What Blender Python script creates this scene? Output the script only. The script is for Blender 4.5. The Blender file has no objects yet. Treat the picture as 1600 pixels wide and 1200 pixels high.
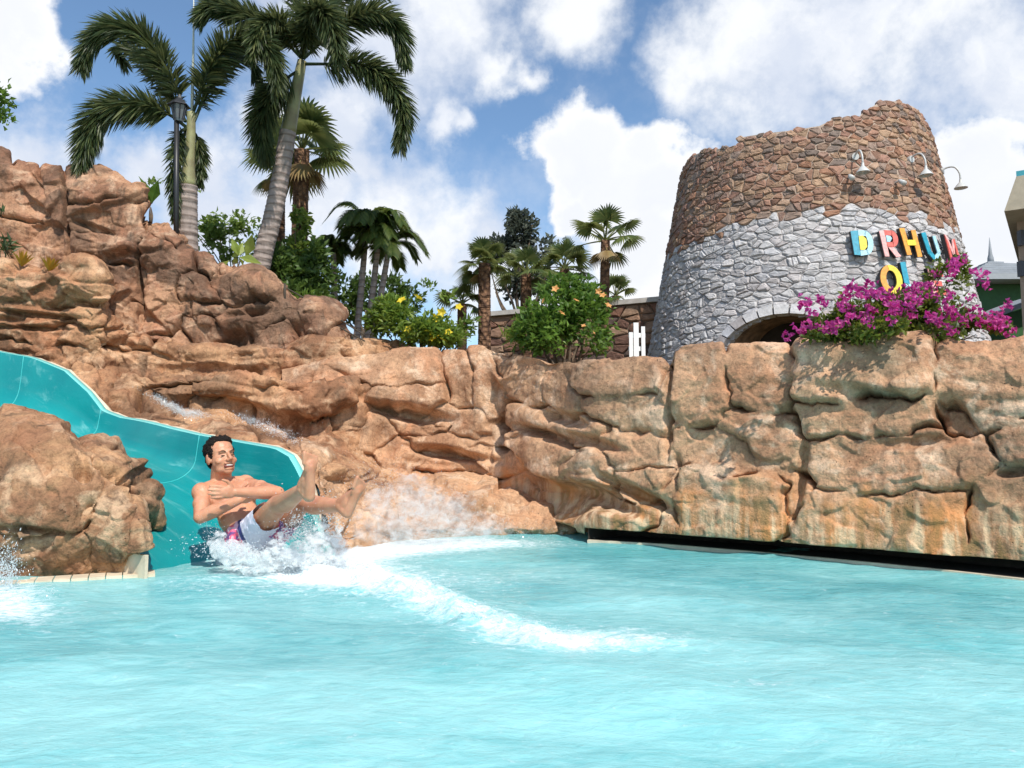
import bpy, math, random
import numpy as np
from mathutils import Vector, Matrix

# ------------------------------------------------------------------ camera, sky, sun, exposure
scn = bpy.context.scene
COL = scn.collection
CAM_Z = 0.75
FPX = 1200.0
TH = math.atan(100.0 / FPX)
CT, ST = math.cos(TH), math.sin(TH)
cam_d = bpy.data.cameras.new('camera')
cam_d.sensor_width = 36.0
cam_d.lens = 36.0 * FPX / 1600.0
cam_d.clip_start = 0.05
cam_d.clip_end = 5000
cam = bpy.data.objects.new('camera', cam_d)
cam.location = (0, 0, CAM_Z)
cam.rotation_euler = (math.radians(90) + TH, 0, 0)
COL.objects.link(cam)
scn.camera = cam

SUN_TO = Vector((0.25, -0.58, 0.77)).normalized()
SUN_EL = math.asin(SUN_TO.z)
SUN_AZ = math.atan2(SUN_TO.x, SUN_TO.y)
sun_d = bpy.data.lights.new('sun', 'SUN')
sun_d.energy = 4.2
sun_d.angle = math.radians(0.55)
sun_d.color = (1.0, 0.95, 0.87)
sun = bpy.data.objects.new('sun', sun_d)
sun.rotation_euler = (-SUN_TO).to_track_quat('-Z', 'Y').to_euler()
sun.location = (6, -8, 14)
COL.objects.link(sun)

scn.view_settings.view_transform = 'Standard'
scn.view_settings.look = 'None'
scn.view_settings.gamma = 1.0
scn.view_settings.exposure = 0.28
scn.view_settings.use_curve_mapping = False
scn.render.engine = 'CYCLES'
scn.cycles.use_denoising = True
scn.cycles.adaptive_threshold = 0.02
scn.cycles.max_bounces = 6
scn.cycles.transparent_max_bounces = 12
scn.cycles.volume_bounces = 6
scn.cycles.caustics_reflective = False
scn.cycles.caustics_refractive = False


def W(px, py, d):
    """reference-frame pixel + camera depth -> world point"""
    xc = (px - 800.0) / FPX * d
    yc = (600.0 - py) / FPX * d
    return np.array([xc, d * CT - yc * ST, CAM_Z + d * ST + yc * CT])


def Wz(px, py, z):
    a = (px - 800.0) / FPX
    b = (600.0 - py) / FPX
    d = (z - CAM_Z) / (ST + b * CT)
    return W(px, py, d)


def proj(P):
    P = np.asarray(P, float)
    y = P[..., 1]
    z = P[..., 2] - CAM_Z
    d = y * CT + z * ST
    yc = -y * ST + z * CT
    d = np.maximum(d, 0.05)
    return np.stack([800 + P[..., 0] / d * FPX, 600 - yc / d * FPX], -1)


# ------------------------------------------------------------------ node helpers
class NT:
    def __init__(self, tree):
        self.t = tree
        self.n = tree.nodes
        self.l = tree.links

    def add(self, typ, inputs=None, **props):
        nd = self.n.new(typ)
        for k, v in props.items():
            setattr(nd, k, v)
        for k, v in (inputs or {}).items():
            sock = nd.inputs[k]
            if isinstance(v, bpy.types.NodeSocket):
                self.l.new(v, sock)
            else:
                if isinstance(v, (tuple, list)) and sock.type == 'RGBA' and len(v) == 3:
                    v = tuple(v) + (1.0,)
                sock.default_value = v
        return nd

    def math(self, op, a, b=None, c=None, clamp=False):
        ins = {0: a}
        if b is not None:
            ins[1] = b
        if c is not None:
            ins[2] = c
        return self.add('ShaderNodeMath', ins, operation=op, use_clamp=clamp).outputs[0]

    def vmath(self, op, a, b=None, scale=None):
        ins = {0: a}
        if b is not None:
            ins[1] = b
        nd = self.add('ShaderNodeVectorMath', ins, operation=op)
        if scale is not None:
            if isinstance(scale, bpy.types.NodeSocket):
                self.l.new(scale, nd.inputs['Scale'])
            else:
                nd.inputs['Scale'].default_value = scale
        return nd.outputs['Value'] if op in ('DISTANCE', 'DOT_PRODUCT', 'LENGTH') else nd.outputs['Vector']

    def mix(self, f, a, b, blend='MIX'):
        nd = self.n.new('ShaderNodeMix')
        nd.data_type = 'RGBA'
        nd.blend_type = blend
        for idx, v in ((0, f), (6, a), (7, b)):
            s = nd.inputs[idx]
            if isinstance(v, bpy.types.NodeSocket):
                self.l.new(v, s)
            else:
                if isinstance(v, (tuple, list)) and len(v) == 3:
                    v = tuple(v) + (1.0,)
                s.default_value = v
        return nd.outputs[2]

    def noise(self, vec, scale, detail=4.0, rough=0.55, dist=0.0):
        nd = self.add('ShaderNodeTexNoise', {'Vector': vec, 'Scale': scale, 'Detail': detail, 'Roughness': rough, 'Distortion': dist})
        return nd.outputs['Fac']

    def noisec(self, vec, scale, detail=4.0, rough=0.55):
        nd = self.add('ShaderNodeTexNoise', {'Vector': vec, 'Scale': scale, 'Detail': detail, 'Roughness': rough})
        return nd.outputs['Color']

    def ramp(self, f, stops, interp='LINEAR'):
        nd = self.add('ShaderNodeValToRGB', {0: f})
        cr = nd.color_ramp
        cr.interpolation = interp
        while len(cr.elements) < len(stops):
            cr.elements.new(0.5)
        for e, (p, c) in zip(cr.elements, stops):
            e.position = p
            e.color = tuple(c) + (1.0,) if len(c) == 3 else c
        return nd.outputs['Color']

    def mapr(self, f, a, b, c=0.0, d=1.0, smooth=True):
        nd = self.add('ShaderNodeMapRange', {0: f, 1: a, 2: b, 3: c, 4: d})
        nd.interpolation_type = 'SMOOTHSTEP' if smooth else 'LINEAR'
        return nd.outputs[0]

    def bump(self, h, strength=0.3, dist=0.02, normal=None):
        ins = {'Height': h, 'Strength': strength, 'Distance': dist}
        if normal is not None:
            ins['Normal'] = normal
        return self.add('ShaderNodeBump', ins).outputs[0]

    def pos(self):
        return self.add('ShaderNodeNewGeometry').outputs['Position']


MATS = {}


def new_mat(name):
    m = bpy.data.materials.new(name)
    m.use_nodes = True
    m.node_tree.nodes.clear()
    t = NT(m.node_tree)
    out = t.add('ShaderNodeOutputMaterial')
    return m, t, out


def simple_mat(name, col, rough=0.6, var=0.15, scale=8.0, bump=0.0, bscale=40.0, metallic=0.0, spec=0.5, col2=None):
    if name in MATS:
        return MATS[name]
    m, t, out = new_mat(name)
    p = t.pos()
    n = t.noise(p, scale, 5)
    c2 = col2 if col2 else tuple(max(0.0, c * (1 - var * 2)) for c in col)
    c = t.mix(t.mapr(n, 0.3, 0.7), c2, col)
    ins = {'Base Color': c, 'Roughness': rough, 'Metallic': metallic, 'Specular IOR Level': spec}
    if bump:
        ins['Normal'] = t.bump(t.noise(p, bscale, 4), bump, 0.01)
    b = t.add('ShaderNodeBsdfPrincipled', ins)
    t.l.new(b.outputs[0], out.inputs[0])
    MATS[name] = m
    return m


def leaf_mat(name, cols, trans=0.3, rough=0.45):
    """per-leaf random colour between the stops, some translucency"""
    if name in MATS:
        return MATS[name]
    m, t, out = new_mat(name)
    g = t.add('ShaderNodeNewGeometry')
    n = len(cols)
    c = t.ramp(g.outputs['Random Per Island'], [(i / max(1, n - 1), cc) for i, cc in enumerate(cols)])
    v = t.noise(g.outputs['Position'], 3.0, 3)
    c = t.mix(t.mapr(v, 0.3, 0.7, 0.0, 0.45), c, tuple(x * 0.45 for x in cols[0]))
    b = t.add('ShaderNodeBsdfPrincipled', {'Base Color': c, 'Roughness': rough, 'Specular IOR Level': 0.35})
    tc = t.mix(0.5, c, tuple(min(1, x * 1.6) for x in cols[-1]))
    tr = t.add('ShaderNodeBsdfTranslucent', {'Color': tc})
    mx = t.add('ShaderNodeMixShader', {0: trans, 1: b.outputs[0], 2: tr.outputs[0]})
    t.l.new(mx.outputs[0], out.inputs[0])
    MATS[name] = m
    return m


def attr_mat(name, attr='Col', rough=0.7, bump=0.2, bscale=30.0, var=0.25, spec=0.3, sss=0.0):
    if name in MATS:
        return MATS[name]
    m, t, out = new_mat(name)
    p = t.pos()
    a = t.add('ShaderNodeAttribute', attribute_name=attr).outputs['Color']
    n = t.noise(p, bscale * 0.35, 5)
    c = t.mix(t.mapr(n, 0.3, 0.72, 0.0, var), a, t.vmath('SCALE', a, scale=0.45))
    n2 = t.noise(p, bscale, 4)
    ins = {'Base Color': c, 'Roughness': rough, 'Specular IOR Level': spec}
    if bump:
        ins['Normal'] = t.bump(n2, bump, 0.02)
    if sss:
        ins['Subsurface Weight'] = sss
        ins['Subsurface Radius'] = (0.02, 0.008, 0.004)
        ins['Subsurface Scale'] = 0.3
    b = t.add('ShaderNodeBsdfPrincipled', ins)
    t.l.new(b.outputs[0], out.inputs[0])
    MATS[name] = m
    return m


# ------------------------------------------------------------------ world: nishita sky with cumulus
def make_world():
    w = bpy.data.worlds.new('World')
    scn.world = w
    w.use_nodes = True
    w.node_tree.nodes.clear()
    t = NT(w.node_tree)
    out = t.add('ShaderNodeOutputWorld')
    sky = t.add('ShaderNodeTexSky', sky_type='NISHITA', sun_disc=False, sun_elevation=SUN_EL, sun_rotation=SUN_AZ,
                altitude=0.0, air_density=1.0, dust_density=0.5, ozone_density=2.5)
    skyc = t.mix(1.0, sky.outputs[0], (0.98, 1.08, 1.10), 'MULTIPLY')
    d = t.vmath('NORMALIZE', t.add('ShaderNodeTexCoord').outputs['Generated'])
    # billow warp
    nz = t.noisec(d, 7.0, 9, 0.55)
    nz2 = t.noisec(d, 26.0, 6, 0.6)
    wv = t.vmath('SUBTRACT', nz, (0.5, 0.5, 0.5))
    wv2 = t.vmath('SUBTRACT', nz2, (0.5, 0.5, 0.5))
    q = t.vmath('ADD', d, t.vmath('SCALE', wv, scale=0.13))
    q = t.vmath('ADD', q, t.vmath('SCALE', wv2, scale=0.045))

    def field(blobs):
        acc = None
        for px, py, r in blobs:
            c = W(px, py, 10.0) - np.array([0, 0, CAM_Z])
            c = c / np.linalg.norm(c)
            ds = t.vmath('DISTANCE', q, tuple(c))
            f = t.math('MULTIPLY_ADD', ds, -1.0 / (r / FPX), 1.0)
            acc = f if acc is None else t.math('SMOOTH_MAX', acc, f, 0.25)
        return acc
    crisp = [(925, 235, 72), (1010, 222, 62), (885, 262, 60), (960, 300, 105), (1030, 300, 85), (1000, 400, 115), (890, 330, 50),
             (20, 25, 62), (-30, 40, 70), (1530, 270, 78), (1560, 360, 100), (1495, 330, 60)]
    soft = [(690, 30, 130), (780, 95, 62), (825, 130, 40), (610, 60, 110), (500, 40, 95), (900, 15, 90),
            (1210, 70, 165), (1070, 100, 85), (1330, 40, 140), (1470, 60, 150), (1570, 130, 120),
            (40, 235, 85), (110, 215, 55), (240, 262, 55), (335, 265, 75), (430, 190, 80), (520, 170, 78), (560, 250, 62),
            (600, 350, 135), (690, 380, 105), (340, 350, 110), (470, 330, 120), (690, 185, 48), (730, 205, 34),
            (760, 430, 110), (880, 460, 130), (1030, 470, 120), (400, 470, 160), (180, 330, 80), (1640, 470, 170), (1480, 440, 80)]
    fc = field(crisp)
    fs = field(soft)
    wisps = t.noise(d, 4.2, 10, 0.62)
    vdir = W(800, 330, 10.0) - np.array([0, 0, CAM_Z])
    vdir /= np.linalg.norm(vdir)
    off = t.mapr(t.vmath('DISTANCE', d, tuple(vdir)), 0.78, 1.05)
    n3 = t.noise(d, 11.0, 8, 0.6)
    a1 = t.mapr(t.math('ADD', fc, t.math('MULTIPLY_ADD', n3, 0.6, -0.30)), -0.04, 0.36)
    a2 = t.mapr(t.math('ADD', fs, t.math('MULTIPLY_ADD', n3, 2.0, -1.08)), -0.30, 0.70)
    a3 = t.math('MULTIPLY', t.mapr(wisps, 0.50, 0.62), off)
    thin = t.math('MULTIPLY', t.mapr(wisps, 0.46, 0.75), 0.38)
    cov = t.math('MAXIMUM', t.math('MAXIMUM', a1, a2), t.math('MAXIMUM', a3, thin))
    # cloud body: bright heads, greyer bellies
    dz = t.math('MULTIPLY_ADD', t.noise(q, 5.0, 6, 0.6), 1.0, 0.0)
    shade = t.mapr(dz, 0.38, 0.62)
    ccol = t.mix(shade, (4.7, 5.1, 5.9), (6.3, 6.45, 6.7))
    ccol = t.mix(t.math('MULTIPLY', a1, 0.85), ccol, t.mix(t.mapr(fc, 0.05, 0.65), (7.2, 7.2, 7.2), (6.0, 6.15, 6.5)))
    col = t.mix(cov, skyc, ccol)
    bg = t.add('ShaderNodeBackground', {'Color': col, 'Strength': 0.13})
    t.l.new(bg.outputs[0], out.inputs[0])
    w.cycles.sampling_method = 'MANUAL'
    w.cycles.sample_map_resolution = 512


make_world()


# ------------------------------------------------------------------ mesh helpers
def mesh_np(name, V, F, smooth=False, mats=None, uv=None, attr=None):
    """V (N,3); F (M,k) array with constant k, or list of such arrays"""
    me = bpy.data.meshes.new(name)
    Fs = F if isinstance(F, list) else [F]
    Fs = [np.asarray(f, np.int32) for f in Fs if len(f)]
    V = np.asarray(V, np.float32)
    me.vertices.add(len(V))
    me.vertices.foreach_set('co', V.ravel())
    nl = sum(f.size for f in Fs)
    npoly = sum(len(f) for f in Fs)
    me.loops.add(nl)
    me.loops.foreach_set('vertex_index', np.concatenate([f.ravel() for f in Fs]))
    me.polygons.add(npoly)
    tot = np.concatenate([np.full(len(f), f.shape[1], np.int32) for f in Fs])
    st = np.concatenate([[0], np.cumsum(tot)[:-1]]).astype(np.int32)
    me.polygons.foreach_set('loop_start', st)
    try:
        me.polygons.foreach_set('loop_total', tot)
    except Exception:
        pass
    me.polygons.foreach_set('use_smooth', np.full(npoly, bool(smooth)))
    if attr is not None:
        for an, av in attr.items():
            av = np.asarray(av, np.float32)
            if av.ndim == 1:
                a = me.attributes.new(an, 'FLOAT', 'POINT')
                a.data.foreach_set('value', av)
            else:
                if av.shape[1] == 3:
                    av = np.concatenate([av, np.ones((len(av), 1), np.float32)], 1)
                a = me.attributes.new(an, 'FLOAT_COLOR', 'POINT')
                a.data.foreach_set('color', av.ravel())
    for m in (mats or []):
        me.materials.append(m)
    me.update(calc_edges=True)
    me.validate()
    return me


def link(name, me, parent=None, loc=None):
    o = bpy.data.objects.new(name, me)
    if loc is not None:
        o.location = loc
    if parent is not None:
        o.parent = parent
    COL.objects.link(o)
    return o


def tag(o, label=None, cat=None, group=None, kind=None):
    for k, v in (('label', label), ('category', cat), ('group', group), ('kind', kind)):
        if v:
            o[k] = v
    return o


def thing(name, loc, label, cat, group=None, kind=None):
    o = bpy.data.objects.new(name, None)
    o.empty_display_size = 0.1
    o.location = tuple(float(x) for x in loc)
    COL.objects.link(o)
    return tag(o, label, cat, group, kind)


def root_off(parent):
    off = np.zeros(3)
    p = parent
    while p is not None:
        off += np.array(p.location)
        p = p.parent
    return off


def part(name, V, F, mat, parent, smooth=False, attr=None):
    """mesh given in world coordinates, made local to its parent chain"""
    V = np.asarray(V, float) - root_off(parent)
    mats = mat if isinstance(mat, (list, tuple)) else [mat]
    return link(name, mesh_np(name, V, F, smooth, mats, attr=attr), parent)


class MB:
    """collects geometry in world coordinates"""
    def __init__(self):
        self.V = []
        self.Q = []
        self.T = []
        self.C = []
        self.n = 0

    def add(self, V, Q=None, T=None, col=None):
        V = np.asarray(V, float).reshape(-1, 3)
        self.V.append(V)
        if Q is not None and len(Q):
            self.Q.append(np.asarray(Q) + self.n)
        if T is not None and len(T):
            self.T.append(np.asarray(T) + self.n)
        if col is not None:
            self.C.append(np.tile(np.asarray(col, float), (len(V), 1)))
        self.n += len(V)
        return self

    def box(self, c, sx, sy, sz, rz=0.0, col=None, R=None, taper=1.0):
        x, y, z = sx / 2, sy / 2, sz / 2
        V = np.array([[-x, -y, -z], [x, -y, -z], [x, y, -z], [-x, y, -z], [-x * taper, -y * taper, z], [x * taper, -y * taper, z], [x * taper, y * taper, z], [-x * taper, y * taper, z]])
        if R is None:
            ca, sa = math.cos(rz), math.sin(rz)
            R = np.array([[ca, -sa, 0], [sa, ca, 0], [0, 0, 1]])
        V = V @ np.asarray(R).T + np.asarray(c)
        Q = [[0, 3, 2, 1], [4, 5, 6, 7], [0, 1, 5, 4], [1, 2, 6, 5], [2, 3, 7, 6], [3, 0, 4, 7]]
        return self.add(V, Q, col=col)

    def tube(self, pts, radii, n=10, col=None, caps=True):
        pts = np.asarray(pts, float)
        m = len(pts)
        radii = np.broadcast_to(np.asarray(radii, float), (m,))
        tang = np.gradient(pts, axis=0)
        tang /= np.linalg.norm(tang, axis=1)[:, None] + 1e-9
        up = np.array([0.0, 0, 1.0]) if abs(tang[0][2]) < 0.9 else np.array([1.0, 0, 0])
        V = []
        a = np.cross(tang[0], up)
        a /= np.linalg.norm(a)
        for i in range(m):
            a = a - tang[i] * np.dot(a, tang[i])
            a /= np.linalg.norm(a) + 1e-9
            b = np.cross(tang[i], a)
            th = np.arange(n) * 2 * math.pi / n
            V.append(pts[i] + radii[i] * (np.cos(th)[:, None] * a + np.sin(th)[:, None] * b))
        V = np.concatenate(V)
        Q = []
        for i in range(m - 1):
            for j in range(n):
                Q.append([i * n + j, i * n + (j + 1) % n, (i + 1) * n + (j + 1) % n, (i + 1) * n + j])
        T = []
        if caps:
            V = np.concatenate([V, pts[:1], pts[-1:]])
            for j in range(n):
                T.append([m * n, (j + 1) % n, j])
                T.append([m * n + 1, (m - 1) * n + j, (m - 1) * n + (j + 1) % n])
        return self.add(V, Q, T, col)

    def build(self, name, mat, parent, smooth=False):
        V = np.concatenate(self.V)
        F = []
        if self.Q:
            F.append(np.concatenate(self.Q))
        if self.T:
            F.append(np.concatenate(self.T))
        attr = {'Col': np.concatenate(self.C)} if self.C and sum(len(c) for c in self.C) == len(V) else None
        return part(name, V, F, mat, parent, smooth, attr)


def catmull(pts, n):
    pts = np.asarray(pts, float)
    k = len(pts)
    if k == 2:
        t = np.linspace(0, 1, n)[:, None]
        return pts[0] * (1 - t) + pts[1] * t
    P = np.concatenate([[2 * pts[0] - pts[1]], pts, [2 * pts[-1] - pts[-2]]])
    u = np.linspace(0, k - 1 - 1e-9, n)
    i = u.astype(int)
    f = (u - i)[:, None]
    p0, p1, p2, p3 = P[i], P[i + 1], P[i + 2], P[i + 3]
    return 0.5 * (2 * p1 + (p2 - p0) * f + (2 * p0 - 5 * p1 + 4 * p2 - p3) * f ** 2 + (3 * p1 - p0 - 3 * p2 + p3) * f ** 3)


# ------------------------------------------------------------------ numpy gradient noise
_rs = np.random.RandomState(7)
_perm = _rs.permutation(256)
_perm = np.concatenate([_perm, _perm, _perm])
_grad = _rs.normal(size=(256, 3))
_grad /= np.linalg.norm(_grad, axis=1)[:, None]


def perlin(P):
    P = np.asarray(P, float)
    I = np.floor(P).astype(int)
    Fr = P - I
    I &= 255
    U = Fr * Fr * Fr * (Fr * (Fr * 6 - 15) + 10)
    res = np.zeros(len(P))
    for dx in (0, 1):
        wx = U[:, 0] if dx else 1 - U[:, 0]
        px_ = _perm[I[:, 0] + dx]
        for dy in (0, 1):
            wy = U[:, 1] if dy else 1 - U[:, 1]
            py_ = _perm[px_ + I[:, 1] + dy]
            for dz in (0, 1):
                wz = U[:, 2] if dz else 1 - U[:, 2]
                g = _grad[_perm[py_ + I[:, 2] + dz] & 255]
                dv = Fr - np.array([dx, dy, dz])
                res += wx * wy * wz * (g * dv).sum(1)
    return res * 1.6


def fbm(P, octv=4, gain=0.5, lac=2.03):
    a = 1.0
    s = np.zeros(len(P))
    Q = np.asarray(P, float).copy()
    for _ in range(octv):
        s += a * perlin(Q)
        a *= gain
        Q = Q * lac + 17.3
    return s


def ridged(P, octv=4, gain=0.5):
    a = 1.0
    s = np.zeros(len(P))
    Q = np.asarray(P, float).copy()
    for _ in range(octv):
        s += a * (1 - np.abs(perlin(Q)) * 1.6)
        a *= gain
        Q = Q * 2.1 + 5.7
    return s


def sstep(x, a, b):
    t = np.clip((x - a) / (b - a), 0, 1)
    return t * t * (3 - 2 * t)


# ------------------------------------------------------------------ materials for the large structure
def Wp(px, py, d):
    return [float(v) for v in W(px, py, d)]


def rock_mat(name, tan, brown, pale, red, wash=0.5, washcol=(0.10, 0.085, 0.06), shoreline=False, pw=0.58):
    m, t, out = new_mat(name)
    p = t.pos()
    n1 = t.noise(p, 1.3, 6, 0.6)
    n2 = t.noise(p, 4.5, 7, 0.62, 0.6)
    n3 = t.noise(t.vmath('ADD', p, (31, 7, 3)), 2.1, 6, 0.6, 0.8)
    n4 = t.noise(p, 22.0, 5, 0.65)
    c = t.mix(t.mapr(n1, 0.40, 0.60), brown, tan)
    c = t.mix(t.mapr(n2, 0.48, 0.64, 0, 0.72 if shoreline else pw), c, pale)
    c = t.mix(t.mapr(n3, 0.48, 0.68, 0, 0.7), c, red)
    nL = t.noise(t.vmath('ADD', p, (3, 11, 5)), 0.95, 5, 0.6, 0.6)
    c = t.mix(t.mapr(nL, 0.50, 0.62, 0, wash * 0.95), c, t.mix(0.35, washcol, brown))
    # painted dark wash in vertical runs
    ps = t.vmath('MULTIPLY', p, (6.0, 6.0, 1.1))
    n5 = t.noise(ps, 1.0, 6, 0.6, 0.5)
    c = t.mix(t.mapr(n5, 0.52, 0.72, 0, wash), c, washcol)
    c = t.mix(t.mapr(n4, 0.46, 0.68, 0, 0.50), c, t.vmath('SCALE', c, scale=0.40))
    n6 = t.noise(p, 70.0, 4, 0.7)
    c = t.mix(t.mapr(n6, 0.44, 0.66, 0, 0.42), c, t.vmath('SCALE', c, scale=0.42))
    vn = t.add('ShaderNodeTexVoronoi', {'Vector': p, 'Scale': 26.0, 'Randomness': 1.0})
    pits = t.mapr(vn.outputs['Distance'], 0.03, 0.16)
    sparse = t.mapr(t.noise(p, 5.0, 3), 0.52, 0.60)
    pm = t.math('MULTIPLY', t.math('SUBTRACT', 1.0, pits), sparse)
    c = t.mix(t.math('MULTIPLY', pm, 0.75), c, (0.05, 0.035, 0.02))
    if shoreline:
        # grey-green stain runs below the planting, bush's cast shadow painted in with them
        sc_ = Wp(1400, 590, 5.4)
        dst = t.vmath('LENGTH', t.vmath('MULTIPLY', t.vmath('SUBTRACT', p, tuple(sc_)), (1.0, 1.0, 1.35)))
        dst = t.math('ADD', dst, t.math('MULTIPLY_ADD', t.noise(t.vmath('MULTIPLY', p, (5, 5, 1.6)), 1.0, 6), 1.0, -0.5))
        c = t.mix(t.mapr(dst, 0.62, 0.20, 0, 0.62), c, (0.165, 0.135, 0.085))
        z = t.add('ShaderNodeSeparateXYZ', {0: p}).outputs[2]
        zz = t.math('ADD', z, t.math('MULTIPLY_ADD', t.noise(p, 3.0, 5), 0.5, -0.25))
        orange = t.math('MULTIPLY', t.mapr(zz, 0.62, 0.35), t.mapr(t.noise(t.vmath('MULTIPLY', p, (2.2, 2.2, 1.0)), 1.6, 5), 0.42, 0.62, 0.1, 0.8))
        c = t.mix(orange, c, (0.66, 0.27, 0.09))
        st = t.noise(t.vmath('MULTIPLY', p, (9.0, 9.0, 0.5)), 1.0, 5, 0.6)
        c = t.mix(t.math('MULTIPLY', t.mapr(zz, 0.50, 0.22), t.mapr(st, 0.45, 0.62, 0.0, 0.8)), c, (0.74, 0.55, 0.34))
        c = t.mix(t.math('MULTIPLY', t.mapr(zz, 0.56, 0.25), t.mapr(st, 0.50, 0.36, 0.0, 0.55)), c, (0.22, 0.15, 0.05))
    h = t.math('MULTIPLY_ADD', n4, 0.7, t.math('MULTIPLY', n6, 0.35))
    h = t.math('ADD', h, t.math('MULTIPLY', pm, -0.6))
    nb = t.bump(h, 0.95, 0.024)
    b = t.add('ShaderNodeBsdfPrincipled', {'Base Color': c, 'Roughness': 0.78, 'Specular IOR Level': 0.25, 'Normal': nb})
    t.l.new(b.outputs[0], out.inputs[0])
    MATS[name] = m
    return m


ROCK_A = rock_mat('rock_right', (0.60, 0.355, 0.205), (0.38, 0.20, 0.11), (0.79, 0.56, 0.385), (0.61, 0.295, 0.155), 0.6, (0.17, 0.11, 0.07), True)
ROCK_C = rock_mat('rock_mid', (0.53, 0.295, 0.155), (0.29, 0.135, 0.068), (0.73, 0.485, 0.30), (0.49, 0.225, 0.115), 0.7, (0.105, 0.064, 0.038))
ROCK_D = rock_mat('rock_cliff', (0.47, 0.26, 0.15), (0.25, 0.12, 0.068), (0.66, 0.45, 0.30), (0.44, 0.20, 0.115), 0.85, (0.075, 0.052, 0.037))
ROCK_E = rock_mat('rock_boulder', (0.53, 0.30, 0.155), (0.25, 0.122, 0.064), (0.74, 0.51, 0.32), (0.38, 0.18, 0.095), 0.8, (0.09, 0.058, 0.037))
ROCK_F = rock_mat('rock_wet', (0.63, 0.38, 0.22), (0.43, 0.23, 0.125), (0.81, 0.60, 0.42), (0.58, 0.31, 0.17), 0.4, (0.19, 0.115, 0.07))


# ------------------------------------------------------------------ rock faces: traced blocks on curved sheets
def block_field(pp, seeds, crack=0.085, cw=3.2, seedn=0.0, blend=1.3, edge_round=0.05, er=14.0, bs=0.75):
    n = len(pp)
    q3 = np.concatenate([pp / 46.0, np.full((n, 1), seedn)], 1)
    q4 = np.concatenate([pp / 15.0, np.full((n, 1), seedn + 9)], 1)
    q5 = np.concatenate([pp / 95.0, np.full((n, 1), seedn + 3)], 1)
    wx = perlin(q5) * 16 + perlin(q3) * 13 + perlin(q4) * 4.5
    wy = perlin(q5 + 7.7) * 13 + perlin(q3 + 51.2) * 11 + perlin(q4 + 33.1) * 4.0
    X = pp[:, 0] + wx
    Y = pp[:, 1] + wy
    K = np.empty((n, len(seeds)), np.float32)
    H = np.empty((n, len(seeds)), np.float32)
    for i, s in enumerate(seeds):
        cx, cy, w, h, off, tx, ty = s[:7]
        rot = math.radians(s[7]) if len(s) > 7 else 0.0
        dx, dy = X - cx, Y - cy
        if rot:
            dx, dy = dx * math.cos(rot) + dy * math.sin(rot), -dx * math.sin(rot) + dy * math.cos(rot)
        a, b = np.abs(dx) / w, np.abs(dy) / h
        dist = (a ** 2.8 + b ** 2.8) ** (1 / 2.8)
        K[:, i] = (dist - 1) * min(w, h)
        H[:, i] = off * bs + (tx * np.clip(dx / w, -1.5, 1.5) + ty * np.clip(dy / h, -1.5, 1.5)) * bs * 0.7
    idx = np.argmin(K, 1)
    F1 = K[np.arange(n), idx]
    Kp = K.copy()
    Kp[np.arange(n), idx] = 1e9
    idx2 = np.argmin(Kp, 1)
    F2 = Kp[np.arange(n), idx2]
    e = (F2 - F1) * 0.5
    wgt = np.exp(-np.clip((K - F1[:, None]) / blend, 0, 30))
    hh = (wgt * H).sum(1) / wgt.sum(1)
    # crack strength differs from joint to joint
    js = np.modf(np.abs(np.sin((idx + idx2) * 12.9898 + idx * idx2 * 78.233) * 43758.5453))[0]
    js = 0.18 + 1.15 * js ** 1.2
    gapn = np.clip(0.70 + 1.7 * perlin(np.concatenate([pp / 42.0, np.full((n, 1), seedn + 77)], 1)), 0.0, 1.5)
    Kb = np.exp(-np.clip((K - F1[:, None]) / 9.0, 0, 30))
    soft = (Kb * H).sum(1) / Kb.sum(1)
    mixw = np.clip(js * gapn, 0, 1)
    hh = hh * mixw + soft * (1 - mixw)
    hh = hh - crack * js * gapn * np.exp(-np.clip(e, 0, 80) / cw) - edge_round * np.exp(-(np.clip(e, 0, 200) / er))
    return idx, hh


def facet_field(pp, cell, amp, seedn):
    """planar chips: voronoi cells in the face, each with its own tilt and step"""
    rs = np.random.RandomState(int(seedn * 10) + 3)
    lo, hi = pp.min(0), pp.max(0)
    nx, ny = max(2, int((hi[0] - lo[0]) / cell)), max(2, int((hi[1] - lo[1]) / (cell * 0.72)))
    X, Y = np.meshgrid(np.arange(nx), np.arange(ny))
    S = np.stack([lo[0] + (X + rs.uniform(0.02, 0.98, X.shape)) * (hi[0] - lo[0]) / nx, lo[1] + (Y + rs.uniform(0.02, 0.98, X.shape)) * (hi[1] - lo[1]) / ny], -1)
    tl = rs.normal(size=(ny, nx, 2)) * amp
    of = rs.normal(size=(ny, nx)) * amp * 0.55
    n = len(pp)
    w3 = np.concatenate([pp / (cell * 0.9), np.full((n, 1), seedn + 40)], 1)
    q = pp + np.stack([perlin(w3), perlin(w3 + 19.7)], 1) * cell * 0.22
    gi = np.clip(((q[:, 0] - lo[0]) / (hi[0] - lo[0]) * nx).astype(int), 0, nx - 1)
    gj = np.clip(((q[:, 1] - lo[1]) / (hi[1] - lo[1]) * ny).astype(int), 0, ny - 1)
    sc = np.array([1.0, 1.35])
    num = np.zeros(n)
    den = np.zeros(n)
    ds, hs = [], []
    for a in (-1, 0, 1):
        for b in (-1, 0, 1):
            i2, j2 = np.clip(gi + a, 0, nx - 1), np.clip(gj + b, 0, ny - 1)
            dv = (q - S[j2, i2]) * sc
            ds.append(np.sqrt((dv ** 2).sum(1)))
            hs.append(of[j2, i2] + (tl[j2, i2] * dv).sum(1) / cell)
    ds, hs = np.array(ds), np.array(hs)
    w = np.exp(-(ds - ds.min(0)) / (cell * 0.022))
    return (w * hs).sum(0) / w.sum(0)


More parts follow.
